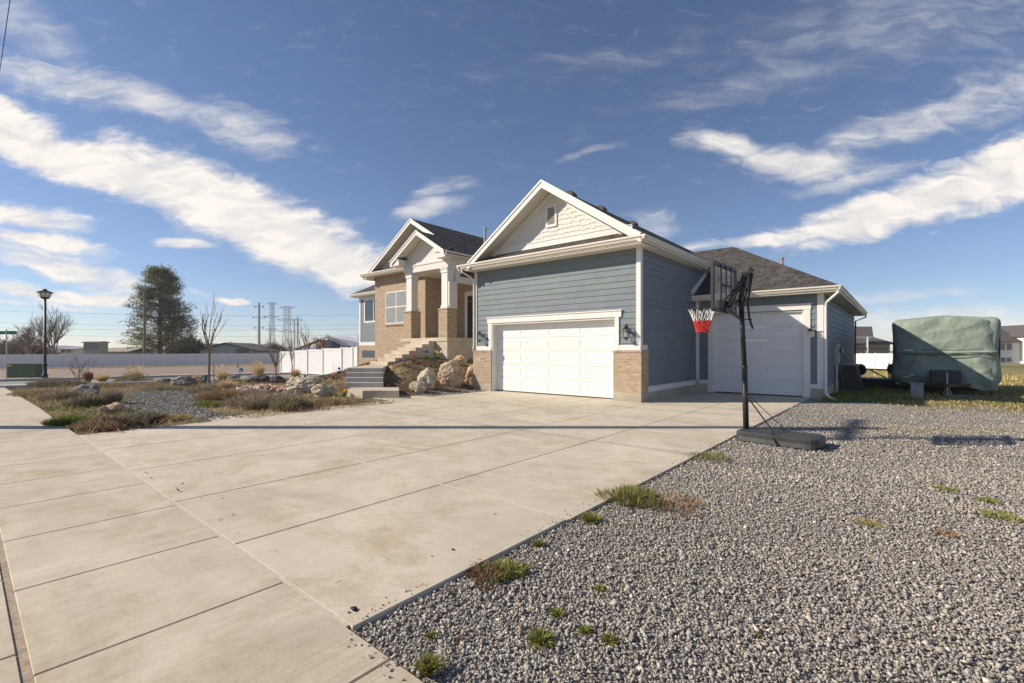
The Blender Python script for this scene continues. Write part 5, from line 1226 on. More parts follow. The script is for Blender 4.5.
b.tube([(TXc-.78, TY0-.25, tz+1.53), (TXc-.9, TY0-.23, tz+1.2), (TXc-1.05, TY0-.24, tz+.92)], .007, 5); b.tube([(TXc-.6, TY0-.27, tz+1.68), (TXc+.2, TY0-.25, tz+1.63), (TXc+1.0, TY0-.23, tz+1.68)], .009, 5); b.build('strap', 'black_metal', trl)
b = MB(); b.box(TXc-1.12, TXc-.88, TY0-.27, TY0-.245, tz+1.63, tz+1.67); b.build('reflective_tab', 'trim_white', trl); b = MB(); b.beam((TXc-1.15, TY0-.25, tz+.62), (TXc-.85, TY0-.25, tz+.70), .05, .02); b.build('reflective_tab', 'trim_white', trl)
b = MB(); b.box(TXc-1.25, TXc+1.25, TY0+.3, TY1-.2, tz+.25, tz+.45); b.box(TXc-1.1, TXc+1.1, TY0+2.9, TY0+4.9, tz+.0, tz+.3); b.build('chassis', 'black_metal', trl)
b = MB(); b.box(TXc-.42, TXc+.42, TY0-.62, TY0-.22, tz+.42, tz+.92); pbx = b.build('propane_cover', 'black_plastic', trl, bevel=.04)
b = MB()
for s in (-1, 1): b.beam((TXc+s*.9, TY0+.3, tz+.40), (TXc, TY0-1.1, tz+.40), .07, .10)
b.beam((TXc, TY0-.9, tz+.42), (TXc, TY0-1.35, tz+.42), .09, .09); b.build('tongue', 'rusty_metal', trl)
b = MB(); b.tube([(TXc+.02, TY0-.95, tz+.85), (TXc+.02, TY0-.95, tz+.12)], .03, 8); b.tube([(TXc+.02, TY0-.95, tz+.12), (TXc+.02, TY0-.95, tz+.09)], .09, 8); b.build('jack', 'galvanised', trl)
for s in (-1, 1):
    b = MB(); b.beam((TXc+s*.02+.02, TY0-.92, tz+.38), (TXc+s*.12+.02, TY0-.98, tz+.05), .02); b.build('safety_chain', 'galvanised', trl)
for s in (-1, 1):
    b = MB(); b.beam((TXc+s*1.2, TY0+.45, tz+.4), (TXc+s*1.28, TY0+.35, tz), .05); b.tube([(TXc+s*1.28, TY0+.35, tz+.02), (TXc+s*1.28, TY0+.35, tz)], .10, 8); b.build('stabiliser', 'rusty_metal', trl)
for s in (-1, 1):
    for k in range(2):
        b = MB(); yy = TY0+3.4+k*.85; b.tube([(TXc+s*1.2, yy, tz+.34), (TXc+s*.98, yy, tz+.34)], .34, 24); b.build('wheel', 'black_plastic', trl, bevel=.02)
t_ = place('wood_blocks', 'stack of weathered boards under the trailer tongue jack', 'boards', (TXc, TY0-.98, tz))
for k, (w, a_, z_) in enumerate(((.34, .12, 0), (.30, -.2, .045))):
    b = MB(); q = R(90*k+10); dx_, dy_ = math.cos(q)*w, math.sin(q)*w; b.beam((TXc-dx_, TY0-.98-dy_, tz+.022+z_), (TXc+dx_, TY0-.98+dy_, tz+.022+z_), .20, .043); b.build('board', 'pole_wood', t_, bevel=.004)
gx, gy_, _ = spot(917, 396.5); b = MB(); b.box(gx-.17, gx+.17, gy_, gy_+.35, gz(gx, gy_)-.08, gz(gx, gy_)+.42); b.box(gx-.19, gx+.19, gy_-.02, gy_+.37, gz(gx, gy_)+.42, gz(gx, gy_)+.45)
tag(b.build('utility_tub', 'grey_metal', bevel=.012), 'upright grey box standing in the grass left of the trailer tongue', 'box')
gx, gy_, _ = spot(965, 397); b = MB(); b.ext([(gx-.35, gy_, gz(gx, gy_)-.03), (gx+.3, gy_-.1, gz(gx, gy_)-.03), (gx+.36, gy_+.3, gz(gx, gy_)-.03), (gx-.25, gy_+.4, gz(gx, gy_)-.03)], (0, 0, .05)); tag(b.build('flagstone', 'rock_grey', bevel=.01), 'flat stone lying in the grass right of the trailer tongue', 'stone')
# small utility trailer behind the house corner
ux_, uy_, uz_ = spot(862, 386.5); ut = place('utility_trailer', 'low dark utility trailer frame with upturned wheels between the house corner and the covered trailer', 'trailer', (ux_, uy_, uz_-.05))
uz_ -= .05
b = MB(); b.box(ux_-.95, ux_+1.15, uy_, uy_+1.6, uz_+.05, uz_+.42); b.build('bed', 'black_metal', ut, bevel=.02)
b = MB()
for q in (-.55, .95): b.beam((ux_+q, uy_+.3, uz_+.3), (ux_+q-.02, uy_+.35, uz_+1.10), .05)
b.beam((ux_-.6, uy_+.3, uz_+.85), (ux_+1.0, uy_+.3, uz_+.82), .05); b.beam((ux_+.3, uy_+.3, uz_+.78), (ux_+.85, uy_+.3, uz_+.45), .05); b.build('rack', 'rusty_metal', ut)
for q, z_, r_ in ((-.15, .80, .26), (-.62, .18, .20), (1.05, .85, .24)):
    b = MB(); b.tube([(ux_+q, uy_+.22, uz_+z_), (ux_+q+.10, uy_+.36, uz_+z_)], r_, 18); wh = b.build('wheel', 'black_plastic', ut, bevel=.02)
    b = MB(); b.tube([(ux_+q-.003, uy_+.21, uz_+z_), (ux_+q+.01, uy_+.24, uz_+z_)], r_*.5, 12); b.build('rim', 'rusty_metal', wh)
# dark wheelie bin leaning on the wall
bx_, by_ = -1.45, 22.2; bz_ = gz(bx_, by_)-.05
wb = place('garbage_bin', 'black plastic bin leaning against the blue side wall', 'bin', (bx_, by_, bz_))
b = MB(); b.ext([(bx_-.38, by_-.2, bz_+.05), (bx_+.34, by_-.2, bz_), (bx_+.08, by_-.2, bz_+1.02), (bx_-.30, by_-.2, bz_+1.05)], (0, .9, 0)); b.build('body', 'black_plastic', wb, bevel=.03)
b = MB(); b.ext([(bx_-.36, by_-.24, bz_+1.05), (bx_+.16, by_-.24, bz_+1.02), (bx_+.10, by_-.24, bz_+1.09), (bx_-.32, by_-.24, bz_+1.11)], (0, .98, 0)); b.build('lid', 'grey_metal', wb, bevel=.01)
b = MB(); b.tube([(bx_+.25, by_-.26, bz_+.12), (bx_+.25, by_-.18, bz_+.12)], .11, 16); b.build('wheel', 'black_plastic', wb)

# ------------------------------------------------------------------ fences
def ztop_(py, d): return EYE+(CY-py)/F*d-.06
def panel_fence(name, label, pts_, h, post=.13, ztop=None, mat='fence_white', tops=None, group=None, cap=True):
    x0, y0 = pts_[0]; t_ = place(name, label, 'fence', (x0, y0, gz(x0, y0)), group)
    zs_ = [gz(*p) if ztop is None else None for p in pts_]
    h0 = h
    for i, (x, y) in enumerate(pts_):
        z = gz(x, y); h = h0 if tops is None else tops[i]-z; b = MB(); b.box(x-post/2, x+post/2, y-post/2, y+post/2, z-.15, z+h+.04)
        if cap: b.add([(x-post*.62, y-post*.62, z+h+.04), (x+post*.62, y-post*.62, z+h+.04), (x+post*.62, y+post*.62, z+h+.04), (x-post*.62, y+post*.62, z+h+.04), (x, y, z+h+.10)], [(3, 2, 1, 0), (0, 1, 4), (1, 2, 4), (2, 3, 4), (3, 0, 4)])
        b.build('post', mat, t_)
        if i < len(pts_)-1:
            x2, y2 = pts_[i+1]; z2 = gz(x2, y2); d = Vector((x2-x, y2-y, 0)).normalized(); n_ = Vector((-d.y, d.x, 0)); b = MB()
            zb, zt = min(z, z2)+.05, ((z+z2)/2+h if tops is None else (tops[i]+tops[i+1])/2)
            b.beam((x, y, zt-.06), (x2, y2, zt-.06), .05, .14); b.beam((x, y, zb+.08), (x2, y2, zb+.08), .05, .16)
            L = math.hypot(x2-x, y2-y); m = max(2, int(L/.30)) if L < 4 else int(L/.35)
            for k in range(m):
                a = Vector((x, y, 0))+d*(L*k/m+.004); c = Vector((x, y, 0))+d*(L*(k+1)/m-.004)
                b.ext([a+n_*-.01+Vector((0, 0, zb)), c+n_*-.01+Vector((0, 0, zb)), c+n_*-.01+Vector((0, 0, zt-.1)), a+n_*-.01+Vector((0, 0, zt-.1))], n_*.02)
            b.build('panel', mat, t_)
    return t_
fp = []; ftop = []
for px, d in ((281, 37.2), (294, 36.0), (307.5, 34.6), (323, 33.2), (341.8, 31.4), (352.8, 30.6), (357.5, 30.2)):
    r_ = ray(px, CY); fp.append((r_.x*d, r_.y*d)); ftop.append(ztop_((351.2, 350.1, 349.2, 348.2, 347.0, 346.3, 346.0)[len(ftop)], d))
panel_fence('vinyl_fence', 'white vinyl privacy fence running from the brick bay toward the street trees', fp, 1.83, tops=ftop)
A_ = far(-40, 60); B_ = far(300, 83); n = 38
panel_fence('vinyl_fence', 'long pale lavender white fence beyond the cross street', [(A_[0]+(B_[0]-A_[0])*i/n, A_[1]+(B_[1]-A_[1])*i/n) for i in range(n+1)], 1.86, .14, mat='fence_far', cap=False)
A_ = far(848, 56); B_ = far(905, 50); n = 4
panel_fence('vinyl_fence', 'white vinyl fence behind the side yard between house and covered trailer', [(A_[0]+(B_[0]-A_[0])*i/n, A_[1]+(B_[1]-A_[1])*i/n) for i in range(n+1)], 1.83, .14)

# ------------------------------------------------------------------ street furniture
def ztop(py, d): return EYE+(CY-py)/F*d
x, y, z = far(45, 29.2); lp = place('street_lamp', 'tall black lamp post with a flared lantern beside the green utility box', 'street lamp', (x, y, z))
zt = ztop(289, 29.2)
b = MB(); b.tube([(x, y, z), (x, y, z+.3), (x, y, z+.35), (x, y, z+1.0), (x, y, z+1.05), (x, y, zt-.62)], [.15, .15, .10, .095, .075, .06], 12); b.tube([(x, y, z+.9), (x, y, z+1.0)], .13, 12); b.build('post', 'black_metal', lp, smooth=True)
b = MB(); b.tube([(x, y, zt-.64), (x, y, zt-.60), (x, y, zt-.52)], [.07, .19, .24], 8); b.tube([(x, y, zt-.24), (x, y, zt-.20), (x, y, zt-.10), (x, y, zt-.06), (x, y, zt)], [.40, .40, .15, .09, .10], 8)
for k in range(8): a = k*math.pi/4; b.beam((x+.22*math.cos(a), y+.22*math.sin(a), zt-.53), (x+.33*math.cos(a), y+.33*math.sin(a), zt-.24), .022)
lh = b.build('lantern', 'black_metal', lp)
b = MB(); b.tube([(x, y, zt-.52), (x, y, zt-.245)], [.20, .30], 8, cap=False); b.build('lantern_glass', 'frosted', lh)
x, y, z = far(28, 30.2); r_ = Vector((CA, SA, 0)); f_ = Vector((-SA, CA, 0)); o_ = Vector((x, y, z))
gb = place('utility_box', 'wide low dark green utility box with a yellow sticker by the lamp post', 'utility box', (x, y, z))
def obx(mb, u0, u1, v0, v1, w0, w1): mb.ext([o_+r_*u0+f_*v0+Vector((0, 0, w0)), o_+r_*u1+f_*v0+Vector((0, 0, w0)), o_+r_*u1+f_*v1+Vector((0, 0, w0)), o_+r_*u0+f_*v1+Vector((0, 0, w0))], (0, 0, w1-w0))
b = MB(); obx(b, -1.08, .78, -.3, .25, .1, .96); b.build('cabinet', 'box_green', gb, bevel=.02)
b = MB(); obx(b, -1.14, .84, -.36, .31, -.1, .1); b.build('pad', 'old_concrete', gb, bevel=.01)
b = MB(); obx(b, -1.11, .81, -.33, .28, .965, 1.0); b.build('lid', 'box_green', gb)
b = MB(); obx(b, -1.05, -.75, -.312, -.301, .84, .94); b.build('sticker', 'sticker_yellow', gb)
x, y, z = far(9, 30.3); o_ = Vector((x, y, z)); b = MB(); obx(b, -.1, .12, -.1, .1, -.05, .55); tag(b.build('pedestal_box', 'box_green', bevel=.02), 'small narrow green pedestal left of the wide utility box', 'utility box')
x, y, z = far(6.5, 28.6); ss = place('street_sign', 'thin grey post with a green street name blade left of the lamp', 'street sign', (x, y, z)); zt = ztop(331, 28.6)
b = MB(); b.tube([(x, y, z), (x, y, zt+.12)], .032, 6); b.build('post', 'galvanised', ss)
b = MB(); o_ = Vector((x, y, 0)); obx(b, -.62, .62, -.01, .01, zt-.20, zt-.0); b.build('name_blade', 'sign_green', ss, bevel=.003)
# poles
def wood_pole(label, px, d, py_top, r0=.16, arms=(), mat='pole_wood', py_dir=0, group=None):
    x, y, z = far(px, d); zt = ztop(py_top, d); t_ = place('utility_pole', label, 'pole', (x, y, z), group)
    b = MB(); b.tube([(x, y, z-.2), (x, y, zt)], [r0, r0*.7], 8); b.build('pole', mat, t_)
    for (dz_, hw_) in arms:
        b = MB(); b.beam((x-CA*hw_, y-SA*hw_, zt-dz_), (x+CA*hw_, y+SA*hw_, zt-dz_), .14, .16); b.build('crossarm', mat, t_)
        for s in (-1, 1):
            b = MB(); b.tube([(x+s*CA*hw_*.95, y+s*SA*hw_*.95, zt-dz_-.35), (x+s*CA*hw_*.95, y+s*SA*hw_*.95, zt-dz_+.35)], .16, 6); b.build('insulator', 'steel_hazed', t_)
    return t_
wood_pole('brown wooden pole standing in front of the big pine', 144.5, 82, 291, .24)
wood_pole('dark steel transmission pole with three short crossarms above the far house', 259, 150, 303, .5, ((1.2, 1.5), (4.6, 1.9), (8.0, 1.6)), 'steel_hazed')
wood_pole('thin pole right of the second lattice tower', 294.5, 190, 320, .3, ((1.5, 1.6), (5, 1.6)), 'steel_hazed')
wood_pole('thin pole with short arms just right of its twin', 297.5, 180, 317, .3, ((1.2, 1.8),), 'steel_hazed')
def lattice(label, px, d, py_top, w, group):
    x, y, z = far(px, d); zt = ztop(py_top, d); t_ = place('transmission_tower', label, 'tower', (x, y, z), group); b = MB()
    hgt = zt-z; rr_ = Vector((CA, SA, 0)); ff = Vector((-SA, CA, 0)); c0 = Vector((x, y, 0)); N_ = 12
    wd = lambda t_: w*(1.0-.45*min(1, t_*1.6)) if t_ < .62 else w*.55
    for sx_ in (-1, 1):
        for sy_ in (-1, 1):
            for i in range(N_):
                t0, t1 = i/N_, (i+1)/N_; p0 = c0+rr_*sx_*wd(t0)/2+ff*sy_*wd(t0)/2+Vector((0, 0, z+hgt*t0)); p1 = c0+rr_*sx_*wd(t1)/2+ff*sy_*wd(t1)/2+Vector((0, 0, z+hgt*t1)); b.beam(p0, p1, .2)
    for i in range(N_):
        t0, t1 = i/N_, (i+1)/N_
        for sy_ in (-1, 1):
            for s in (-1, 1):
                p0 = c0+rr_*s*wd(t0)/2+ff*sy_*wd(t0)/2+Vector((0, 0, z+hgt*t0)); p1 = c0-rr_*s*wd(t1)/2+ff*sy_*wd(t1)/2+Vector((0, 0, z+hgt*t1)); b.beam(p0, p1, .11)
                p0 = c0+rr_*sy_*wd(t0)/2+ff*s*wd(t0)/2+Vector((0, 0, z+hgt*t0)); p1 = c0+rr_*sy_*wd(t1)/2-ff*s*wd(t1)/2+Vector((0, 0, z+hgt*t1)); b.beam(p0, p1, .11)
    b.build('lattice_body', 'steel_hazed', t_)
    for q, aw in ((.97, w*.9), (.72, w*1.25), (.48, w*1.05)):
        b = MB(); zz_ = z+hgt*q
        for s in (-1, 1): b.beam(c0+rr_*s*aw+Vector((0, 0, zz_)), c0+Vector((0, 0, zz_+.6)), .3); b.beam(c0+rr_*s*aw+Vector((0, 0, zz_)), c0+Vector((0, 0, zz_-1.2)), .22)
        b.build('arm', 'steel_hazed', t_)
lattice('left lattice transmission tower right of the steel pole', 272, 300, 302, 3.6, 'lattice transmission towers'); lattice('right lattice transmission tower with the wider head', 287, 290, 306, 5.2, 'lattice transmission towers')
# near utility pole outside the picture: its shadow crosses the driveway, its wires pass overhead
px_, py_ = cw(-11.7, 9.06); zt = 11.45
np_ = place('utility_pole', 'tall wooden utility pole by the sidewalk whose shadow lies across the driveway', 'pole', (px_, py_, 0))
b = MB(); b.tube([(px_, py_, -.2), (px_, py_, zt)], [.21, .14], 12); b.build('pole', 'pole_wood', np_)
b = MB(); b.beam((px_, py_-1.55, 11.15), (px_, py_+1.55, 11.15), .12, .16); b.build('crossarm', 'pole_wood', np_)
b = MB(); b.tube([(px_+.42, py_+.3, 9.9), (px_+.42, py_+.3, 10.75)], .25, 14); b.build('transformer', 'grey_metal', np_)
def wire(label, pts_, r_, sag, grp):
    b = MB(); a, c = Vector(pts_[0]), Vector(pts_[1]); q = []
    for i in range(25): t_ = i/24; p = a.lerp(c, t_); p.z -= sag*4*t_*(1-t_); q.append(p)
    b.tube(q, r_, 5); return tag(b.build('power_line', 'cable_black'), label, 'cable', grp)
GW = 'cables on the near utility pole'
for yy, zz_, lb in ((.905, 11.15, 'overhead wire crossing the top left corner of the sky'), (-.60, 11.4, 'middle overhead wire above the sidewalk'), (-2.1, 11.15, 'overhead wire on the street side of the crossarm'), (-.60, 7.0, 'thick low communication cable along the sidewalk')):
    wire(lb, ((-70, yy, zz_), (30, yy, zz_)), .011 if zz_ > 8 else .012, .0, GW)
GF = 'distant transmission wires'
for py0, py1, d, lb in ((310, 314, 150, 'upper distant wire strung across the far sky at left'), (322, 323, 150, 'second distant wire below the upper one'), (327, 327, 150, 'third distant wire above the far roofs'), (334, 333, 160, 'lowest distant wire above the long fence')):
    a = ray(-30, CY); c = ray(430, CY); m = ray(259, CY)
    wire(lb, ((a.x*d*.9, a.y*d*.9, EYE+(CY-py0)/F*d*.9), (c.x*d, c.y*d, EYE+(CY-py1)/F*d)), .026, 1.0, GF)

# ------------------------------------------------------------------ trees
def branches(seed, h, spread, levels, r0, trunk_frac=.25, n0=6, up=.6, fork=3, thin=.011, lf=1.0):
    r = random.Random(seed); tr, cr = MB(), MB()
    def grow(mb, p, d, L, rad, lev):
        steps = 3; pts_ = [p]; q = p.copy(); dd_ = d.copy()
        for i in range(steps):
            dd_ = (dd_+Vector((r.gauss(0, .13), r.gauss(0, .13), r.gauss(.03, .07)))).normalized(); q = q+dd_*(L/steps); pts_.append(q.copy())
        mb.tube(pts_, [rad, rad*.85, rad*.7, rad*.5], 6 if lev < 2 else 3, cap=False)
        if lev >= levels: return
        k = fork+(1 if r.random() < .5 else 0)
        for j in range(k):
            t_ = r.uniform(.35, 1); s_ = pts_[min(3, int(t_*3)+0)].lerp(pts_[min(3, int(t_*3)+1)], t_*3-int(t_*3)) if t_ < 1 else pts_[3]
            a = r.uniform(0, 6.28); side = Vector((math.cos(a), math.sin(a), 0)); nd = (dd_*up+side*spread*r.uniform(.5, 1)+Vector((0, 0, .25))).normalized()
            grow(cr, s_, nd, L*r.uniform(.55, .8), max(thin, rad*.55), lev+1)
    tl = h*trunk_frac; tr.tube([(0, 0, -.2), (0, 0, tl*.5), (r.gauss(0, .03)*h*.3, 0, tl)], [r0*1.2, r0, r0*.85], 8, cap=False)
    for j in range(n0):
        a = 6.28*j/n0+r.uniform(-.4, .4); d = Vector((math.cos(a)*spread*.75, math.sin(a)*spread*.75, r.uniform(.7, 1.2))).normalized()
        grow(cr, Vector((0, 0, tl*r.uniform(.85, 1))), d, (h-tl)*r.uniform(.34, .42)*lf, r0*.55, 1)
    grow(cr, Vector((0, 0, tl)), Vector((0, 0, 1)), (h-tl)*.45*lf, r0*.7, 1)
    return tr, cr
def bare_tree(label, px, d, py_top, spread=.7, levels=4, r0=.2, seed=1, mat='twig', tf=.22, n0=6, fork=3, base=None, thin=.011, group=None, up=.6, lf=1.0):
    if base: x, y, z = spot(*base); d = -SA*x+CA*y
    else: x, y, z = far(px, d)
    h = ztop(py_top, d)-z; t_ = thing('bare_tree', label, 'tree', (x, y, z), seed, group)
    tr, cr = branches(seed, h, spread, levels, r0, tf, n0, up, fork, thin, lf)
    tr.build('trunk', mat, t_); cr.build('crown', mat, t_)
    return t_
bare_tree('wide bare tree behind the long fence right of the lamp post', 52, 78, 306, .55, 5, .22, 3, 'twig', .16, 7, 3, thin=.011, up=.95, lf=1.0)
bare_tree('bare spreading tree behind the fence left of the lamp post', 31, 80, 320, .65, 5, .26, 5, 'twig', .14, 6, 3, thin=.013, up=.85, lf=1.0)
bare_tree('low reddish bare tree at the far left behind the sign', 8, 84, 330, 1.1, 4, .3, 7, 'twig', .12, 7, 3, thin=.03)
bare_tree('hazy bare tree in front of the far house roof', 231, 120, 337, 1.2, 4, .3, 9, 'twig', .15, 7, 3, thin=.04)
bare_tree('distant bare tree above the timber lean-to', 322, 105, 328, .8, 4, .25, 11, 'twig', .2, 6, 3, thin=.03)
bare_tree('distant bare tree beside the blue wing of the house', 353, 100, 329, .9, 4, .25, 13, 'twig', .2, 6, 3, thin=.03)
GT = 'young street trees'
bare_tree('young bare tree with a stake among the garden rocks', 209, 0, 300, .30, 3, .05, 21, 'grey_bark', .40, 4, 2, base=(209, 386.5), thin=.008, group=GT, up=1.2, lf=1.5)
bare_tree('bare multi stemmed bush at the left of the front garden', 78, 0, 343, .55, 3, .03, 23, 'grey_bark', .06, 7, 2, base=(78, 384), thin=.007, group=GT, up=.9)
bare_tree('thin bare sapling just left of the near fence end', 276, 0, 322, .40, 3, .05, 25, 'grey_bark', .2, 6, 2, base=(276, 378), thin=.010, group=GT, up=1)
bare_tree('tall thin sapling in front of the third fence panel', 307, 0, 298, .22, 3, .05, 27, 'grey_bark', .2, 6, 2, base=(306, 374), thin=.009, group=GT, up=1.3)
bare_tree('short thin sapling in front of the second fence panel', 292, 0, 322, .28, 3, .04, 29, 'grey_bark', .2, 5, 2, base=(292, 376), thin=.009, group=GT, up=1.2)
x, y, z = far(160, 92); zt = ztop(268, 92); Ht = zt-z
pine = thing('pine_tree', 'tall dense dark green pine beyond the long fence', 'tree', (x, y, z))
b = MB(); b.tube([(0, 0, -.3), (0.1, 0, Ht*.5), (0, 0, Ht*.97)], [.50, .32, .06], 10)
r = random.Random(4); PV = []; PD = []; PL = []
def crown_r(t_): return 7.9*(max(0, (1-t_))**.45)*(.80+.20*min(1, t_/.3))*.97 if t_ > .02 else 5
for i in range(240):
    t_ = .13+.85*(i/239)**.95; a = r.uniform(0, 6.28); cr_ = crown_r(t_)*r.uniform(.62, 1.05); z0 = Ht*t_
    tip = Vector((math.cos(a)*cr_, math.sin(a)*cr_, z0+cr_*r.uniform(-.02, .28))); st_ = Vector((0, 0, z0-cr_*.05))
    b.beam(st_, tip, .09)
    for k in range(10):
        u = r.uniform(.3, 1.03); c = st_.lerp(tip, u)+Vector((r.gauss(0, .35), r.gauss(0, .35), r.gauss(.1, .25))); m = 17
        for j in range(m): PV.append(c+Vector((r.gauss(0, .38), r.gauss(0, .38), r.gauss(0, .22)))); PD.append(Vector((r.gauss(0, 1), r.gauss(0, 1), r.gauss(.35, .7))).normalized())
b.build('trunk', 'bark', pine)
n = len(PV); tone = np.repeat(pick([(.20, .205, .10), (.26, .25, .13), (.15, .16, .08), (.33, .29, .17), (.22, .21, .11)], n//17+1), 17, 0)[:n]*RNG.uniform(.8, 1.2, (n, 1))
V, Fc, T = blade_arrays(np.array(PV), np.array(PD), RNG.uniform(.25, .5, n), RNG.uniform(.09, .17, n), .1, tone)
mesh_np('crown', V, Fc, T, 'foliage', pine)
# hedge mass at the foot of the pine and scrub at the far left
def bushy(label, px, d, w, py_top, pal, seed, n=5000):
    x, y, z = far(px, d); return clump('bush', label, 'bush', (x, y, z), w/F*d/2, ztop(py_top, d)-z, n, pal, 'cushion', 'foliage', .16, seed, 'distant bushes')
bushy('dark evergreen bush at the right foot of the pine', 188, 100, 22, 337, [(.10, .11, .06), (.14, .14, .08)], 1)
bushy('reddish brown thicket behind the fence at the far left', 16, 90, 52, 341, [(.22, .12, .09), (.16, .09, .07), (.26, .17, .12)], 2)
bushy('dark scrub beyond the fence between far house and near fence', 272, 120, 22, 344, [(.07, .07, .04), (.12, .09, .06)], 3)

# ------------------------------------------------------------------ far buildings
def box_house(name, label, px0, px1, d, py_eave, py_ridge, wall, roofm, depth=9, ridge_along=True, px_r=None, wins=(), over=.5, gable_pts=None, base_drop=0):
    a, c = ray(px0, CY), ray(px1, CY); A2 = Vector((a.x*d, a.y*d, 0)); C2 = Vector((c.x*d, c.y*d, 0)); z = min(gz(A2.x, A2.y), gz(C2.x, C2.y))-.3-base_drop
    u = (C2-A2).normalized(); f = Vector((-u.y, u.x, 0)); L = (C2-A2).length; ze, zr_ = ztop(py_eave, d), ztop(py_ridge, d+(depth/2 if ridge_along else 0))
    t_ = place(name, label, 'house', (A2.x, A2.y, z))
    P = lambda s, q, w: A2+u*s+f*q+Vector((0, 0, w))
    b = MB(); b.ext([P(0, 0, z), P(L, 0, z), P(L, depth, z), P(0, depth, z)], (0, 0, ze-z))
    if not ridge_along: b.ext([P(0, .02, ze), P(L, .02, ze), P(L/2, .02, zr_-.1)], f*(depth-.04))
    b.build('wall', wall, t_)
    b = MB()
    if ridge_along:
        tri(b, [P(-over, -over, ze), P(L+over, -over, ze), P(L+over, depth/2, zr_), P(-over, depth/2, zr_)], .15); tri(b, [P(-over, depth+over, ze), P(-over, depth/2, zr_), P(L+over, depth/2, zr_), P(L+over, depth+over, ze)], .15)
    else:
        tri(b, [P(-over, -over, ze-.1), P(L/2, -over, zr_), P(L/2, depth, zr_), P(-over, depth, ze-.1)], .22); tri(b, [P(L+over, -over, ze-.1), P(L+over, depth, ze-.1), P(L/2, depth, zr_), P(L/2, -over, zr_)], .22)
    b.build('roof', roofm, t_)
    for (p0, p1, q0, q1, fm) in wins:
        s0 = (p0-px0)/(px1-px0)*L; s1 = (p1-px0)/(px1-px0)*L; w0, w1 = ztop(q1, d), ztop(q0, d)
        b = MB(); b.ext([P(s0, -.06, w0), P(s1, -.06, w0), P(s1, -.06, w1), P(s0, -.06, w1)], f*.055); wn_ = b.build('window', fm, t_)
        m = max(1, round((s1-s0)/1.0)); 
        for k in range(m):
            e0 = s0+(s1-s0)*k/m+.10; e1 = s0+(s1-s0)*(k+1)/m-.10; b = MB(); b.ext([P(e0, -.08, w0+.1), P(e1, -.08, w0+.1), P(e1, -.08, w1-.1), P(e0, -.08, w1-.1)], f*.019); b.build('pane', 'glass_far', wn_)
    return t_, P, z, ze, L
box_house('far_house', 'pale grey gabled house with brown roof beyond the long fence', 200, 254, 98, 350, 342.6, 'wall_grey', 'roof_brown', 10, False, wins=((236, 249, 349.4, 353.4, 'box_green'),), over=.9)
box_house('far_house', 'long low brown roofed house left of the pale gabled one', 168, 206, 104, 349.5, 343.5, 'wall_white', 'roof_brown', 9, True, wins=((196, 199, 350, 354, 'box_green'), (185, 188, 350, 354, 'trim_white')))
box_house('far_house', 'dark roofed back wing right of the pale gabled house', 246, 261, 104, 350, 344.5, 'wall_grey', 'roof_brown', 9, True)
box_house('shed', 'low mobile building with a grey roof behind the fence left of the pine', 99, 127, 95, 351.5, 347.5, 'adobe', 'wall_taupe', 8, True)
t_, P, z, ze, L = box_house('container_shed', 'tall brown shed with a dark slatted top behind the fence', 83.5, 98.5, 84, 342, 341.2, 'adobe', 'wall_taupe', 2, True, over=.2)
b = MB()
for k in range(9): b.ext([P(L*(k+.12)/9, -.05, ztop(350, 84)), P(L*(k+.88)/9, -.05, ztop(350, 84)), P(L*(k+.88)/9, -.05, ztop(343, 84)), P(L*(k+.12)/9, -.05, ztop(343, 84))], (P(0, 1, 0)-P(0, 0, 0))*.045)
b.build('slat_panel', 'wall_bluegrey', t_)
box_house('far_house', 'small white building between the bare tree and the brown shed', 60, 74, 100, 349, 347.5, 'wall_white', 'wall_taupe', 6, True, wins=((62, 65, 350, 352.5, 'black_metal'), (67, 70, 350, 352.5, 'black_metal')))
# timber lean-to and metal roofed neighbour behind the near fence
d = 48; x, y, z = far(318, d); lt = place('timber_frame', 'open timber framed lean-to roof rising behind the near white fence', 'shelter', (x, y, z))
def pd(px, py, dd_): r_ = ray(px, CY); return Vector((r_.x*dd_, r_.y*dd_, EYE+(CY-py)/F*dd_))
b = MB()
for k in range(2): b.beam(pd(294, 350.5, d+k*3), pd(321, 339.6, d+k*3), .16, .22)
for k in range(9): px = 295+k*3.2; b.beam(pd(px, 350.2-(px-294)*.405, d-.4), pd(px, 350.2-(px-294)*.405, d+3.6), .05, .14)
b.build('rafters', 'timber', lt)
for px in (297, 309, 321):
    b = MB(); b.beam(pd(px, 360, d), pd(px, 350.4-(px-294)*.405, d), .16); b.beam(pd(px, 349.5-(px-294)*.15, d), pd(px+4, 350.2-(px+4-294)*.405, d), .10); b.build('post', 'timber', lt)
b = MB(); b.ext([pd(293, 350.3, d-.5), pd(321.5, 338.9, d-.5), pd(321.5, 338.9, d+3.7), pd(293, 350.3, d+3.7)], (0, 0, .05)); b.build('roof_deck', 'timber', lt)
b = MB(); b.ext([pd(321, 362, d+.3), pd(328, 362, d+.3), pd(328, 340, d+.3), pd(321, 340, d+.3)], Vector((-SA, CA, 0))*3); b.build('back_wall', 'wall_taupe', lt)
d = 50; x, y, z = far(345, d); nb = place('neighbour_garage', 'pale metal roofed outbuilding with a blue grey gable behind the near fence', 'building', (x, y, z))
f_ = Vector((-SA, CA, 0)); b = MB(); b.ext([pd(328, 362, d), pd(346, 362, d), pd(346, 345.5, d), pd(328, 337, d)], f_*8); b.build('gable_wall', 'wall_bluegrey', nb)
b = MB(); b.ext([pd(327, 336.2, d-.3), pd(347.5, 345.4, d-.3), pd(374, 345.4, d+2), pd(350, 336.4, d+7)], (0, 0, -.10)); b.build('roof', 'roof_metal', nb)
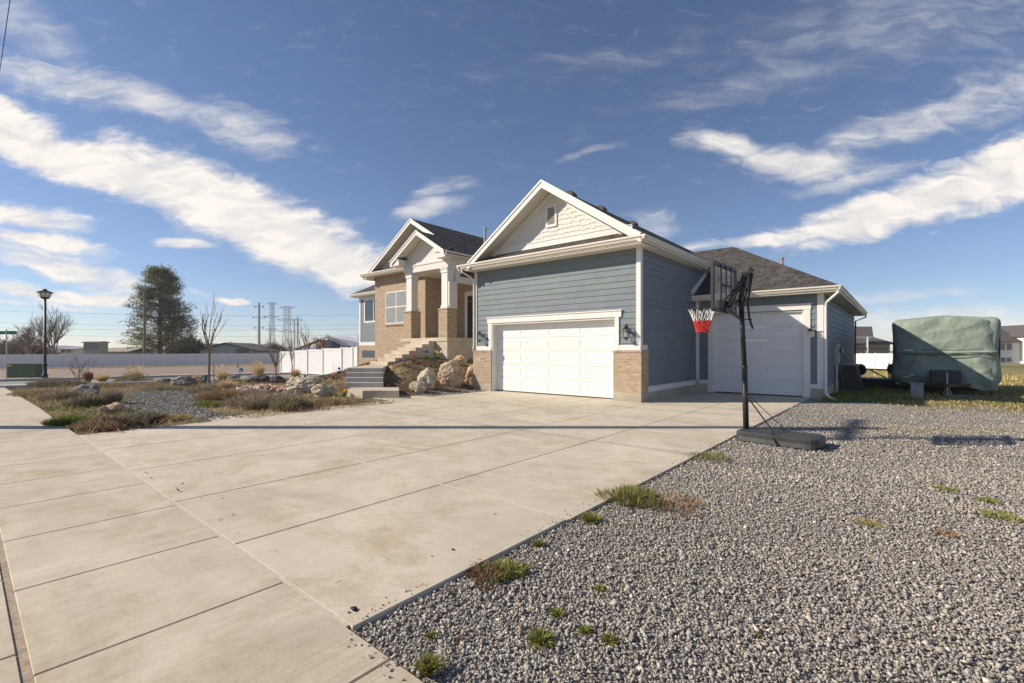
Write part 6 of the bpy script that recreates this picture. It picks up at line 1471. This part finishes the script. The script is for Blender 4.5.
b = MB(); b.beam(pd(327, 336.6, d-.35), pd(347.5, 345.8, d-.35), .05, .35); b.build('fascia', 'fence_white', nb)
b = MB(); b.ext([pd(346.3, 362, d+.2), pd(372, 362, d+1.5), pd(372, 346, d+1.5), pd(346.3, 346, d+.2)], f_*5); b.build('side_wall', 'interior_dark', nb)
# right: house with a porch behind the fence
t_, P, z, ze, L = box_house('neighbour_house', 'tan house with brown roof and porch rail behind the side yard fence', 846, 890, 72, 343.5, 336.5, 'wall_taupe', 'roof_brown', 9, True, over=.6)
b = MB(); b.ext([pd(846, 336.5, 69.5), pd(873.5, 336.5, 69.5), pd(872, 326.5, 73), pd(846, 326.5, 73)], (0, 0, -.2)); b.build('porch_roof', 'roof_brown', t_)
b = MB(); b.beam(pd(846, 337.2, 69.5), pd(873.5, 337.2, 69.5), .2, .30); b.build('porch_fascia', 'fence_white', t_)
b = MB(); b.beam(pd(867, 356, 69.5), pd(867, 337, 69.5), .3); b.build('porch_post', 'wall_cream', t_)
b = MB(); b.beam(pd(846, 347.8, 69.4), pd(888, 348.4, 69.4), .08, .1); b.beam(pd(846, 355.0, 69.4), pd(888, 355, 69.4), .08, .1)
for k in range(28): b.beam(pd(847+k*1.5, 355, 69.4), pd(847+k*1.5, 348, 69.4), .04)
b.build('railing', 'black_metal', t_)
# right: white house at the edge of the picture
t_, P, z, ze, L = box_house('neighbour_house', 'white two storey house with grey brown roof at the right edge of the field', 990, 1020, 98, 341.5, 325.5, 'wall_white', 'roof_brown', 11, True, wins=((999, 1005, 343, 350.5, 'fence_white'), (1006, 1012, 343, 350.5, 'fence_white'), (1000, 1005.5, 357, 362.3, 'fence_white'), (1006, 1011.5, 357, 362.3, 'fence_white')), base_drop=.6)
b = MB(); b.box(0, 0, 0, 0, 0, 0) if False else b.ext([P(L, -1.2, z), P(L+9, -1.2, z), P(L+9, 8, z), P(L, 8, z)], (0, 0, ztop(336, 98)-z)); b.build('side_wing', 'wall_white', t_)
b = MB(); b.ext([P(L-.5, -1.6, ztop(335.5, 98)), P(L+4.5, -1.6, ztop(324, 98)), P(L+4.5, 8, ztop(324, 98)), P(L-.5, 8, ztop(335.5, 98))], (0, 0, -.25)); b.ext([P(L+9.5, -1.6, ztop(335.5, 98)), P(L+4.5, -1.6, ztop(324, 98)), P(L+4.5, 8, ztop(324, 98)), P(L+9.5, 8, ztop(335.5, 98))], (0, 0, -.25)); b.ext([P(L, -1.21, ztop(336, 98)), P(L+9, -1.21, ztop(336, 98)), P(L+4.5, -1.21, ztop(325, 98))], (P(0, 1, 0)-P(0, 0, 0))*.2); b.build('wing_roof', 'roof_brown', t_)
b = MB(); b.ext([P(L+.02, -1.35, z), P(L+9, -1.35, z), P(L+9, -1.35, ztop(357, 98)), P(L+.02, -1.35, ztop(357, 98))], (P(0, 1, 0)-P(0, 0, 0))*.14); b.build('stone_plinth', 'wall_taupe', t_)
b = MB(); b.box(0, 1, 0, 1, 0, 1) if False else b.ext([P(-2.5, -.6, ztop(347, 98)), P(.5, -.6, ztop(347, 98)), P(.5, -.6, ztop(352, 98)), P(-2.5, -.6, ztop(352, 98))], (P(0, 1, 0)-P(0, 0, 0))*.5)
# far road behind the right field
a, c = far(900, 88), far(1100, 70); b = MB(); n = 12
V = []
for i in range(n+1):
    t_ = i/n; x = a[0]+(c[0]-a[0])*t_; y = a[1]+(c[1]-a[1])*t_; V += [(x, y, gz(x, y)+.03), (x-1.2, y+4, gz(x-1.2, y+4)+.03)]
b.add(V, [(2*i, 2*i+2, 2*i+3, 2*i+1) for i in range(n)]); struct(b.build('far_road', 'old_concrete'))
# heron ornament
x, y, z = spot(240, 379); hz_ = z+.10; bird = place('bird_ornament', 'small teal and white metal bird ornament standing among the garden rocks', 'ornament', (x, y, z))
b = MB(); o_ = Vector((x, y, hz_)); r_ = Vector((CA, SA, 0))
b.tube([o_+r_*-.16+Vector((0, 0, .40)), o_+r_*-.05+Vector((0, 0, .46)), o_+r_*.08+Vector((0, 0, .44)), o_+r_*.2+Vector((0, 0, .34))], [.04, .13, .12, .02], 10)
b.tube([o_+r_*-.1+Vector((0, 0, .50)), o_+r_*-.17+Vector((0, 0, .64)), o_+r_*-.12+Vector((0, 0, .76)), o_+r_*-.17+Vector((0, 0, .82))], [.05, .032, .03, .045], 8)
b.tube([o_+r_*-.17+Vector((0, 0, .82)), o_+r_*-.30+Vector((0, 0, .80))], [.03, .006], 6)
body = b.build('body', 'teal_paint', bird, smooth=True)
b = MB(); b.tube([o_+r_*-.05+Vector((0, 0, .42))-Vector((-SA, CA, 0))*.08, o_+r_*.12+Vector((0, 0, .38))-Vector((-SA, CA, 0))*.10], [.09, .03], 8); b.build('wing', 'fence_white', bird)
for s in (-.03, .05): b = MB(); b.tube([o_+r_*s+Vector((0, 0, .38)), o_+r_*s+Vector((0, 0, -.1))], .012, 5); b.build('leg', 'black_metal', bird)
x, y, z = spot(213.5, 385.5); b = MB(); b.tube([(x, y, z), (x+.03, y, z+1.0)], .025, 6); tag(b.build('tree_stake', 'timber'), 'short wooden stake beside the young bare tree in the rocks', 'stake')

haze_box()
